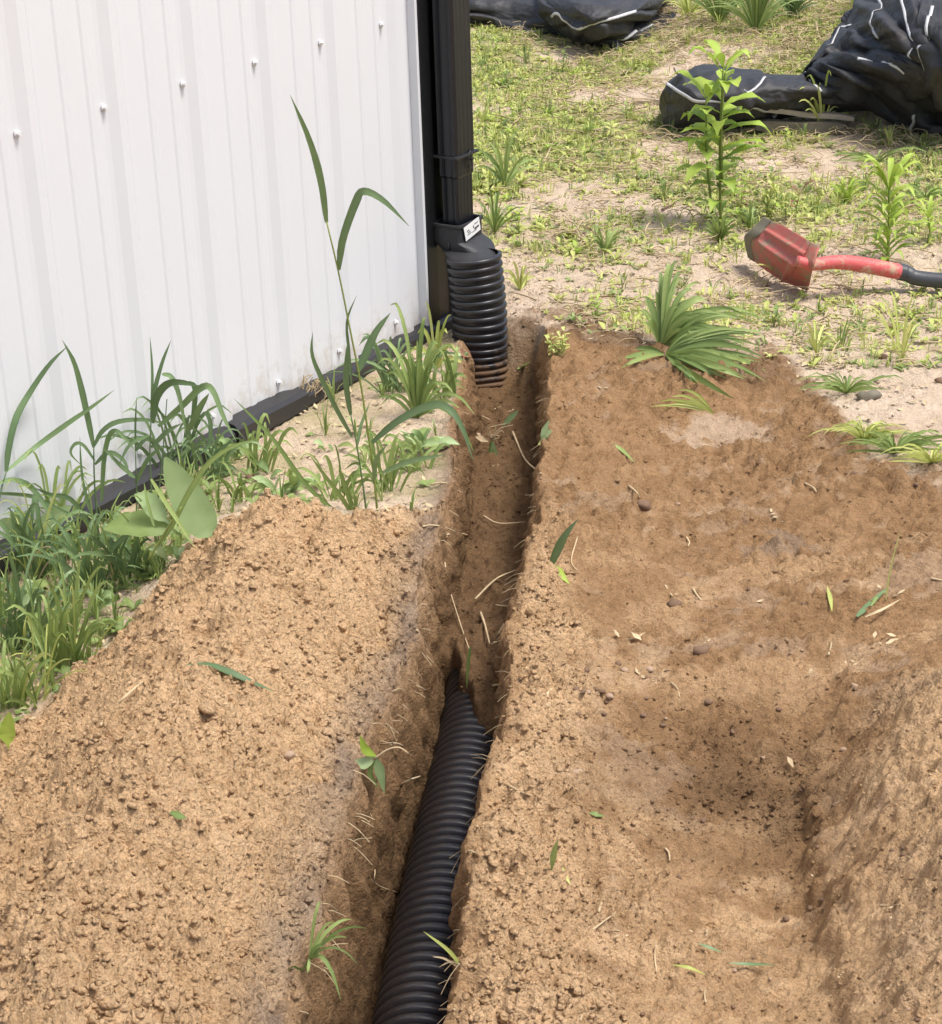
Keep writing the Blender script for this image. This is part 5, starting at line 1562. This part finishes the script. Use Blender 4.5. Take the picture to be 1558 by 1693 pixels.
leaf_o = cut_leaf([(762, 592), (772, 604), (775, 592)], 16, 'curled orange brown dry leaf at the foot of the riser pipe', M_DRYLEAF, lift=.02)
cut_leaf([(856, 616), (866, 610), (878, 604)], 9, 'short green blade lying on the soil right of the riser', M_GRASS, lift=.008)


def rock(px, py, r_px, label, mat, group=None, name='pebble', sq=(1, .8, .6)):
    P = hit1(px, py); r = px2m(r_px, P[1]); v, f_ = ico()
    # one subdivision
    vs = list(map(tuple, v)); cache = {}; nf = []

    def mid(a1, b1):
        k = (min(a1, b1), max(a1, b1))
        if k not in cache:
            m = norm(np.array(vs[a1]) + np.array(vs[b1])); cache[k] = len(vs); vs.append(tuple(m))
        return cache[k]
    for a1, b1, c1 in f_:
        d1, e1, g1 = mid(a1, b1), mid(b1, c1), mid(c1, a1); nf += [(a1, d1, g1), (b1, e1, d1), (c1, g1, e1), (d1, e1, g1)]
    V = np.array(vs); V *= (1 + .5 * (np.random.default_rng(int(px)).random((len(V), 1)) - .5)); an = px
    V = V * np.array(sq) * r; V = np.stack([V[:, 0] * math.cos(an) - V[:, 1] * math.sin(an), V[:, 0] * math.sin(an) + V[:, 1] * math.cos(an), V[:, 2]], -1)
    V += P + np.array([0, 0, r * .2]); mb = MB(); mb.add(V, nf)
    return tag(mb.build(name, mat, None), label, 'pebble' if name == 'pebble' else 'clod', group)


rock(1064, 838, 16, 'dark rounded clod on the brown soil right of the trench', M_PEBD, name='soil_clod')
rock(1116, 1000, 13, 'brown lump near the middle of the dug soil', M_PEBD, name='soil_clod')
rock(1160, 1078, 14, 'elongated brown clod in the dug strip', M_PEBD, name='soil_clod', sq=(1.3, .8, .6))
rock(455, 747, 9, 'grey brown pebble on bare sand behind the heap', M_PEBD)
rock(732, 738, 15, 'smooth grey stone on the trench rim by the clump', M_PEB)
rock(788, 722, 9, 'pale stone low in the far end of the trench', M_PEB)
rock(412, 792, 10, 'dark pebble in the weeds behind the heap', M_PEBD)
rock(955, 1280, 11, 'pale rounded pebble on the crumbly right rim', M_PEB)
rock(478, 1250, 11, 'pale flat pebble on the trench side of the left heap', M_PEB)
rock(1436, 660, 17, 'grey chunk of bark like debris at the sandy edge', M_WOODG, name='soil_clod', sq=(1.3, .8, .7))
rock(1460, 592, 9, 'small dark clod on the sandy ground at right', M_PEBD, name='soil_clod')
rock(1555, 632, 10, 'brown clod at the right edge of the sandy ground', M_PEBD, name='soil_clod')
random.seed(15); clod_items = []
for k in range(70):
    px, py = rnd(900, 1550), rnd(780, 1690)
    if k < 22: px, py = rnd(945, 1120), rnd(1090, 1200)
    rs_ = rnd(3.5, 8); o_c = rock(px, py, rs_, 'small round clod of brown soil lying on the dug ground', M_PEB if k % 5 == 0 else M_PEBD, 'small clods on the dug ground', 'soil_clod')
    clod_items.append((o_c, ('larger ' if rs_ > 6 else 'tiny ') + ('pale' if k % 5 == 0 else 'dark') + ' clod', px, py))
name_each(clod_items, LM_SOIL)


# ------------------------------------------------------------------ black silt fence fabric
def cloth(name, rows, parent, nu=110, nv=70, wr=.012, seed=0, stripes=(), thick=.003, su=6, sv=14, off=.004, pl=(3.2, 1.9)):
    """rows of (px, py, z); stripes: list of (u,v) paths drawn in the weave"""
    G = [resample([at(*p) for p in r_], nu) for r_ in rows]
    G = np.array(G)                                             # rows x nu x 3
    S = np.array([resample(G[:, i], nv) for i in range(nu)])    # nu x nv x 3
    du = np.gradient(S, axis=0); dv = np.gradient(S, axis=1); Nn = np.cross(du, dv); Nn /= np.linalg.norm(Nn, axis=2)[..., None] + 1e-9
    view = S - np.array([0, 0, HC]); flip = np.sign((Nn * view).sum(-1)); Nn *= -flip[..., None]
    U, V = np.meshgrid(np.linspace(0, 1, nu), np.linspace(0, 1, nv), indexing='ij')
    rid = lambda q: 1 - np.abs(q)
    th_ = .5 + seed * .7; ca, sa = math.cos(th_) * .5 + .5, math.sin(th_) * .8
    wu = U * su * .45 + V * sa + .35 * perlin(U * 2, V * 2, seed); wv = V * sv * .42 * ca + U * sa * 1.5 + .5 * perlin(U * 2 + 9, V * 2, seed)
    def pleat(q, sharp=.78):
        q = q - np.floor(q); return np.where(q < sharp, q / sharp, (1 - q) / (1 - sharp)) - .5
    g1 = V * pl[0] + U * pl[1] + .55 * perlin(U * 2.3 + seed, V * 1.8, seed + 2) + .12 * perlin(U * 9, V * 7, seed + 5)
    g2 = U * pl[0] * 1.4 - V * pl[1] * .9 + .6 * perlin(U * 2.0, V * 2.6 + seed, seed + 3) + .10 * perlin(U * 8, V * 9, seed + 7)
    a1 = np.clip(.6 + 1.0 * perlin(U * 2.5, V * 2.5, seed + 8), .12, 1.2); a2 = np.clip(.35 + .9 * perlin(U * 3, V * 3, seed + 9), .0, 1)
    w = 1.0 * pleat(g1) * a1 + .55 * pleat(g2, .7) * a2 + .16 * pleat(g1 * 2.7 + g2, .6) * a2 + .05 * perlin(U * 30, V * 24, seed)
    e_ = np.clip(np.minimum(np.minimum(U, 1 - U), np.minimum(V, 1 - V)) * 12, .2, 1)
    S = S + Nn * (w * wr * 3.0 * e_)[..., None]
    gnd = gz_many(S[..., 0].ravel(), S[..., 1].ravel()).reshape(nu, nv)
    S[..., 2] = np.maximum(S[..., 2], gnd + .004)
    idx = np.arange(nu * nv).reshape(nu, nv)
    Fc = np.stack([idx[:-1, :-1], idx[1:, :-1], idx[1:, 1:], idx[:-1, 1:]], -1).reshape(-1, 4)
    me = mesh_np(name, S.reshape(-1, 3), Fc, M_FAB, uv=np.stack([U.ravel(), V.ravel()], -1))
    o = link(name, me, parent); m = o.modifiers.new('thick', 'SOLIDIFY'); m.thickness = thick; m.offset = 0

    def samp(u, v):
        a1 = u * (nu - 1); b1 = v * (nv - 1); i = int(min(a1, nu - 2)); j = int(min(b1, nv - 2)); fa, fb = a1 - i, b1 - j
        g = lambda A: (A[i, j] * (1 - fa) + A[i + 1, j] * fa) * (1 - fb) + (A[i, j + 1] * (1 - fa) + A[i + 1, j + 1] * fa) * fb
        return g(S) + g(Nn) * off, g(Nn)
    for path, w_ in stripes:
        Q = resample([(u, v, 0) for u, v in path], 40); mb = MB(); vs = []; pts = []
        for u, v, _ in Q:
            p, nn = samp(min(max(u, 0), 1), min(max(v, 0), 1)); pts.append((p, nn))
        for i, (p, nn) in enumerate(pts):
            T = norm(pts[min(i + 1, 39)][0] - pts[max(i - 1, 0)][0]); Sd = norm(np.cross(T, nn)) * w_ * .5
            vs += [p - Sd, p + Sd]
        mb.add(vs, [(2 * i, 2 * i + 1, 2 * i + 3, 2 * i + 2) for i in range(39)])
        s_ = mb.build('white_stripe', M_STRIPE, o); m = s_.modifiers.new('thick', 'SOLIDIFY'); m.thickness = .001
    return o


fab = empty('fabric_heap', at(1400, 200), 'crumpled heap of black woven fabric with white stripes at the upper right', 'silt fence')
SW = .009
# low rolled lobe on the left
cloth('fabric_fold', [[(1092, 185, .02), (1108, 214, .005), (1180, 218, .005), (1262, 204, .02), (1330, 190, .045), (1440, 182, .05)],
                      [(1091, 172, .06), (1130, 188, .07), (1200, 194, .06), (1275, 188, .06), (1340, 180, .07), (1440, 174, .07)],
                      [(1096, 148, .12), (1150, 152, .14), (1220, 160, .13), (1290, 165, .11), (1350, 166, .10), (1440, 165, .09)],
                      [(1112, 130, .14), (1160, 120, .17), (1230, 127, .16), (1300, 138, .15), (1360, 142, .14), (1440, 148, .12)],
                      [(1135, 122, .10), (1172, 106, .12), (1240, 118, .12), (1310, 124, .12), (1370, 126, .12), (1450, 130, .11)]], fab, wr=.011, seed=1, su=7, sv=8, pl=(2.0, 4.2),
      stripes=[([(.0, .62), (.10, .50), (.25, .42), (.45, .38), (.62, .30)], SW), ([(.66, .96), (.74, .85), (.8, .66)], SW), ([(.42, .55), (.47, .62), (.5, .75)], SW * .8), ([(.62, .17), (.64, .12), (.66, .2)], SW)])
# middle fold spilling right and down to a point
cloth('fabric_fold', [[(1325, 125, .14), (1400, 160, .10), (1470, 200, .03), (1492, 222, .0), (1560, 235, .0), (1640, 240, 0)],
                      [(1340, 112, .17), (1410, 130, .17), (1470, 150, .13), (1510, 178, .09), (1570, 195, .06), (1650, 200, .04)],
                      [(1350, 100, .18), (1410, 95, .22), (1470, 110, .22), (1520, 135, .19), (1580, 160, .14), (1660, 170, .1)],
                      [(1365, 85, .17), (1420, 78, .22), (1470, 85, .25), (1530, 100, .25), (1600, 125, .2), (1680, 140, .15)]], fab, wr=.013, seed=5, su=6, sv=7,
      stripes=[([(.25, .62), (.32, .7), (.42, .72), (.5, .66)], SW), ([(.62, .30), (.64, .2), (.63, .08)], SW)])
# upper fold behind
cloth('fabric_fold', [[(1322, 128, .12), (1400, 92, .20), (1470, 88, .24), (1540, 110, .24), (1620, 135, .18)],
                      [(1345, 95, .18), (1405, 60, .24), (1470, 55, .30), (1540, 70, .30), (1640, 90, .22)],
                      [(1372, 62, .19), (1412, 30, .26), (1475, 20, .34), (1550, 25, .34), (1660, 40, .26)],
                      [(1400, 40, .18), (1425, -10, .28), (1480, -25, .36), (1560, -25, .38), (1680, -10, .3)],
                      [(1420, 10, .1), (1445, -50, .2), (1500, -60, .28), (1580, -60, .28), (1700, -40, .2)]], fab, wr=.014, seed=9, su=5, sv=9, pl=(2.0, 4.4),
      stripes=[([(.55, .78), (.56, .6), (.6, .4), (.64, .22), (.66, .05)], SW), ([(.38, .70), (.42, .55), (.40, .35), (.43, .18)], SW), ([(.10, .28), (.16, .42), (.24, .42)], SW)])
cloth('fabric_fold', [[(1500, 150, .12), (1540, 190, .06), (1580, 225, .0), (1660, 240, 0)], [(1505, 100, .22), (1550, 140, .2), (1600, 170, .14), (1680, 190, .08)],
                      [(1515, 40, .34), (1565, 80, .3), (1620, 110, .24), (1700, 140, .14)], [(1530, -20, .4), (1590, 20, .36), (1650, 60, .28), (1720, 90, .18)]], fab, wr=.013, seed=13, su=5, sv=5,
      stripes=[([(.1, .9), (.12, .6), (.2, .3)], SW)])
fab2 = empty('fabric_heap', at(950, 70), 'long folded strip of black fabric with white stripes beyond the downspout', 'silt fence')
cloth('fabric_fold', [[(690, 60, .0), (780, 52, .0), (850, 66, .0), (930, 70, .0), (1000, 84, .0), (1045, 84, .0)],
                      [(690, 30, .06), (780, 26, .07), (850, 34, .06), (930, 45, .06), (1010, 58, .06), (1080, 60, .03)],
                      [(690, 5, .10), (780, 3, .11), (860, 8, .10), (950, 20, .10), (1030, 32, .08), (1112, 42, .03)],
                      [(690, -25, .08), (790, -22, .1), (880, -20, .1), (970, -5, .08), (1050, 12, .06), (1125, 25, .01)]], fab2, wr=.013, seed=21, su=5, sv=7,
      stripes=[([(.42, .12), (.46, .10), (.50, .14)], SW), ([(.84, .03), (.88, .3), (.93, .62)], SW * 1.1)])
cloth('fabric_fold', [[(895, 30, .08), (930, 55, .05), (965, 72, .03), (1010, 62, .05), (1070, 40, .05)],
                      [(890, 10, .13), (930, 25, .13), (975, 42, .12), (1030, 35, .12), (1090, 15, .1)],
                      [(890, -12, .15), (930, -5, .17), (980, 8, .17), (1050, 5, .15), (1110, -12, .12)],
                      [(895, -40, .12), (940, -35, .14), (990, -30, .14), (1060, -32, .12), (1120, -40, .1)]], fab2, wr=.012, seed=25, su=4, sv=6,
      stripes=[([(.13, .2), (.2, .33), (.3, .26), (.45, .28), (.62, .42), (.8, .5)], SW * 1.1)])
cloth('fabric_fold', [[(1420, -30, .12), (1560, -35, .2), (1700, -30, .1)], [(1430, -70, .2), (1560, -80, .25), (1700, -80, .15)], [(1440, -130, .1), (1560, -140, .1), (1700, -140, .1)]], fab, wr=.01, seed=29, nu=30, nv=20)


def board(p0, p1, w_, h_, mat, label, name='wooden_stake', drop=None):
    p0, p1 = np.array(p0), np.array(p1); T = norm(p1 - p0); S = norm(np.cross(T, (0, 0, 1))); U_ = norm(np.cross(S, T)); mb = MB(); n = 10; vs = []
    for i in range(n + 1):
        c = p0 + (p1 - p0) * i / n + U_ * .002 * math.sin(i)
        k = .8 if i in (0, n) else 1
        for a1, b1 in ((-1, -1), (1, -1), (1, 1), (-1, 1)): vs.append(c + S * a1 * w_ * .5 * k + U_ * b1 * h_ * .5 * k)
    fs = [(i * 4 + j, i * 4 + (j + 1) % 4, (i + 1) * 4 + (j + 1) % 4, (i + 1) * 4 + j) for i in range(n) for j in range(4)] + [(3, 2, 1, 0), (n * 4, n * 4 + 1, n * 4 + 2, n * 4 + 3)]
    mb.add(vs, fs); return tag(mb.build(name, mat, None, smooth=False), label, 'stake')


board(at(1268, 181, .075), at(1412, 195, .045), .030, .014, M_WOOD, 'pale wooden stake lying across the lower fold of black fabric')
board(at(1250, 207, .03), at(1398, 212, .022), .035, .030, M_WOODG, 'grey weathered stake half hidden under the black fabric')
board(at(1116, 112, .05), at(1126, 126, .03), .012, .010, M_WOOD, 'short pale stick end poking up behind the fabric roll')
board(at(1040, 170, .01), at(1096, 168, .01), .015, .012, M_WOOD, 'pale stick lying at the left end of the fabric roll')
# twigs on the sandy ground
for pts, w, lab in (([(940, 192), (985, 183), (1035, 172)], 4, 'thin dark twig reaching to the pale stick'), ([(975, 498), (1010, 494), (1050, 500)], 5, 'dark twig lying on sand behind the upright tuft'), ([(1095, 350), (1105, 345), (1116, 340)], 4, 'short twig left of the tall weed'),
                    ([(1350, 40), (1353, 60), (1365, 75)], 5, 'pale dead stem at the foot of the fabric heap'), ([(1345, 60), (1352, 75), (1362, 74)], 4, 'bent pale dead stem before the fabric heap'), ([(880, 300), (900, 270), (925, 215)], 4, 'thin dead stalk rising right of the downspout')):
    dark = 'dark' in lab or 'short' in lab
    straw('twig', pts, w, lab, 'twig', M_PEBD if dark else M_THATCH, lift=.006)

# green growth at the top, before and behind the fabric
random.seed(40)
for root, lab, H, n, m in (((1190, 40), 'tall grass clump at the top between the fabric heaps', 95, 20, M_GRASS), ((1250, 55), 'grass clump with long thin stems at the top centre', 115, 24, M_GRASS), ((1310, 30), 'dense dark grass clump at the top', 95, 26, M_DARKGRASS), ((1140, 30), 'grass clump at the right end of the far fabric strip', 45, 10, M_YGRASS),
                           ((1360, 215), 'tall thin grass growing against the wooden stakes', 80, 9, M_YGRASS), ((1390, 205), 'thin seed grass right of the stakes', 75, 7, M_YGRASS), ((1530, 330), 'drooping grass clump at the right below the fabric', 60, 18, M_GRASS), ((1450, 270), 'sprawling grass clump below the point of the fabric heap', 70, 18, M_GRASS),
                           ((1400, 335), 'lime grass tuft between the two leafy weeds', 42, 20, M_LIME), ((835, 310), 'tall grass beside the downspout', 75, 14, M_GRASS), ((818, 385), 'grass against the foot of the riser pipe', 60, 14, M_GRASS), ((1190, 400), 'grass at the foot of the tall weed', 45, 26, M_GRASS),
                           ((1240, 375), 'low grass left of the shovel blade', 35, 18, M_GRASS), ((1295, 462), 'thin grass in front of the shovel blade', 45, 7, M_YGRASS), ((1490, 600), 'thin grass stems on the sand at right', 100, 8, M_YGRASS), ((1480, 750), 'flattened grass patch on the right edge of the dug soil', 100, 44, M_GRASS),
                           ((1430, 730), 'trampled grass left of the flattened patch', 80, 32, M_YGRASS), ((1540, 765), 'trampled grass at the right edge', 80, 32, M_YGRASS), ((1350, 585), 'thin grass tuft on sand right of the strap leaves', 50, 8, M_YGRASS), ((1400, 650), 'flat grass clump by the grey bark chunk', 80, 26, M_GRASS),
                           ((1420, 20), 'leafy grass clump beside the top of the fabric heap', 50, 12, M_LIME), ((1000, 420), 'fine grass tuft in the middle of the sandy ground', 50, 12, M_GRASS), ((860, 480), 'pale weed right of the riser pipe', 40, 10, M_YGRASS)):
    t = empty('grass_clump', hit1(*root), lab, 'grass clump', 'grass clumps on the far ground')
    flat = 'flat' in lab or 'trampled' in lab or 'sprawl' in lab or 'drooping' in lab
    sp_ = []
    if root[1] < 120: n = int(n * 2.2)
    for i in range(int(n * 1.5)):
        an = rnd(-1.1, 1.1) if not flat else rnd(-1.5, 1.5); L = H * rnd(.5, 1.15)
        sp_.append((math.sin(an) * L + (rnd(-30, 30) if flat else 0), -math.cos(an) * L * (.35 if flat else 1), rnd(1.8, 3.4) if root[1] < 120 else rnd(2.4, 4.6), rnd(.0, .2), rnd(-.12, .12)))
    fan(t, root, sp_, m, n=7)

# ------------------------------------------------------------------ shovel
sh = empty('shovel', hit1(1330, 470), 'red and mud coloured narrow shovel lying on the sand at the right', 'shovel')


def grid_part(rows, name, mat, nu=24, nv=16, thick=.003, parent=None, ribs=None):
    G = np.array([resample([at(*p) for p in r_], nu) for r_ in rows]); S = np.array([resample(G[:, i], nv) for i in range(nu)])
    du = np.gradient(S, axis=0); dv = np.gradient(S, axis=1); Nn = np.cross(du, dv); Nn /= np.linalg.norm(Nn, axis=2)[..., None] + 1e-9
    view = S - np.array([0, 0, HC]); Nn *= -np.sign((Nn * view).sum(-1))[..., None]
    U, V = np.meshgrid(np.linspace(0, 1, nu), np.linspace(0, 1, nv), indexing='ij')
    if ribs is not None: S = S + Nn * ribs(U, V)[..., None]
    idx = np.arange(nu * nv).reshape(nu, nv)
    Fc = np.stack([idx[:-1, :-1], idx[1:, :-1], idx[1:, 1:], idx[:-1, 1:]], -1).reshape(-1, 4)
    me = mesh_np(name, S.reshape(-1, 3), Fc, mat); o = link(name, me, parent); m = o.modifiers.new('t', 'SOLIDIFY'); m.thickness = thick; m.offset = 0
    return o, S, Nn


def rib_f(U, V):
    h = np.zeros_like(U)
    h += .006 * np.exp(-((U - .30) / .045) ** 2) * sstep(.12, .3, V)
    h += .006 * np.exp(-((U - .62) / .045) ** 2) * sstep(.18, .35, V)
    h -= .004 * np.exp(-((U - .46) / .08) ** 2) * sstep(.2, .35, V)
    h += .005 * np.exp(-((V - .93) / .03) ** 2)
    return h


# rows run across the blade (upper edge to lower edge), from the tip to the tread
rowT = [(1266, 360, .120), (1255, 371, .104), (1244, 382, .088), (1234, 393, .066), (1240, 424, .02)]
rowM = [(1302, 377, .128), (1291, 392, .108), (1279, 408, .088), (1270, 420, .066), (1268, 447, .015)]
rowE = [(1343, 401, .128), (1334, 418, .108), (1324, 434, .086), (1314, 447, .060), (1300, 467, .010)]
blade_o, SB, NB = grid_part([rowT, rowM, rowE], 'blade', M_RED, 46, 40, .003, sh, rib_f)
o, _, _ = grid_part([[(1265, 359, .121), (1254, 370, .105), (1242, 381, .089), (1232, 393, .067), (1238, 425, .02)], [(1277, 365, .124), (1266, 377, .107), (1254, 390, .09), (1244, 400, .067), (1248, 432, .018)]], 'worn_edge', M_MUD, 30, 8, .0042, sh)
grid_part([[(1341, 400, .130), (1333, 417, .109), (1323, 433, .087), (1313, 446, .061), (1299, 466, .012)], [(1356, 405, .128), (1350, 424, .108), (1345, 442, .086), (1341, 458, .05), (1337, 480, .004)]], 'tread', M_RED, 30, 8, .003, sh)
mb = MB(); hp = [at(1318, 431, .095), at(1342, 437, .085), at(1372, 434, .082), at(1400, 434, .077), at(1440, 440, .063), at(1492, 450, .045)]
tube(mb, hp, [.0115, .0130, .0145, .0158, .0170, .0170], 20, 30); mb.build('socket', M_REDH, sh)
dh = norm(hp[-1] - hp[-2]); dh2 = norm(at(1558, 464, .030) - hp[-1])
mb = MB(); q0 = hp[-1] - dh2 * .01; q1 = at(1558, 464, .030)
dh3 = norm(np.array([dh2[0], dh2[1], 0])); q2 = q1 + dh3 * .9; q2[2] = .026
tube(mb, [q0, q0 + dh2 * .02], [.0182, .0182], 20, 3); mb.build('collar', M_GRIP, sh, auto=40)
mb = MB(); tube(mb, [q0 + dh2 * .015, q1, q1 * .5 + q2 * .5, q2], [.0168, .0158], 20, 24); mb.build('handle', M_GRIP, sh)
mb = MB(); s_ = np.array([-dh3[1], dh3[0], 0]); tube(mb, [q2, q2 + dh3 * .05 + s_ * .055, q2 + dh3 * .13 + s_ * .055, q2 + dh3 * .13 - s_ * .055, q2 + dh3 * .05 - s_ * .055, q2], .012, 10, 40); mb.build('grip', M_GRIP, sh)
print('objects', len(bpy.data.objects))
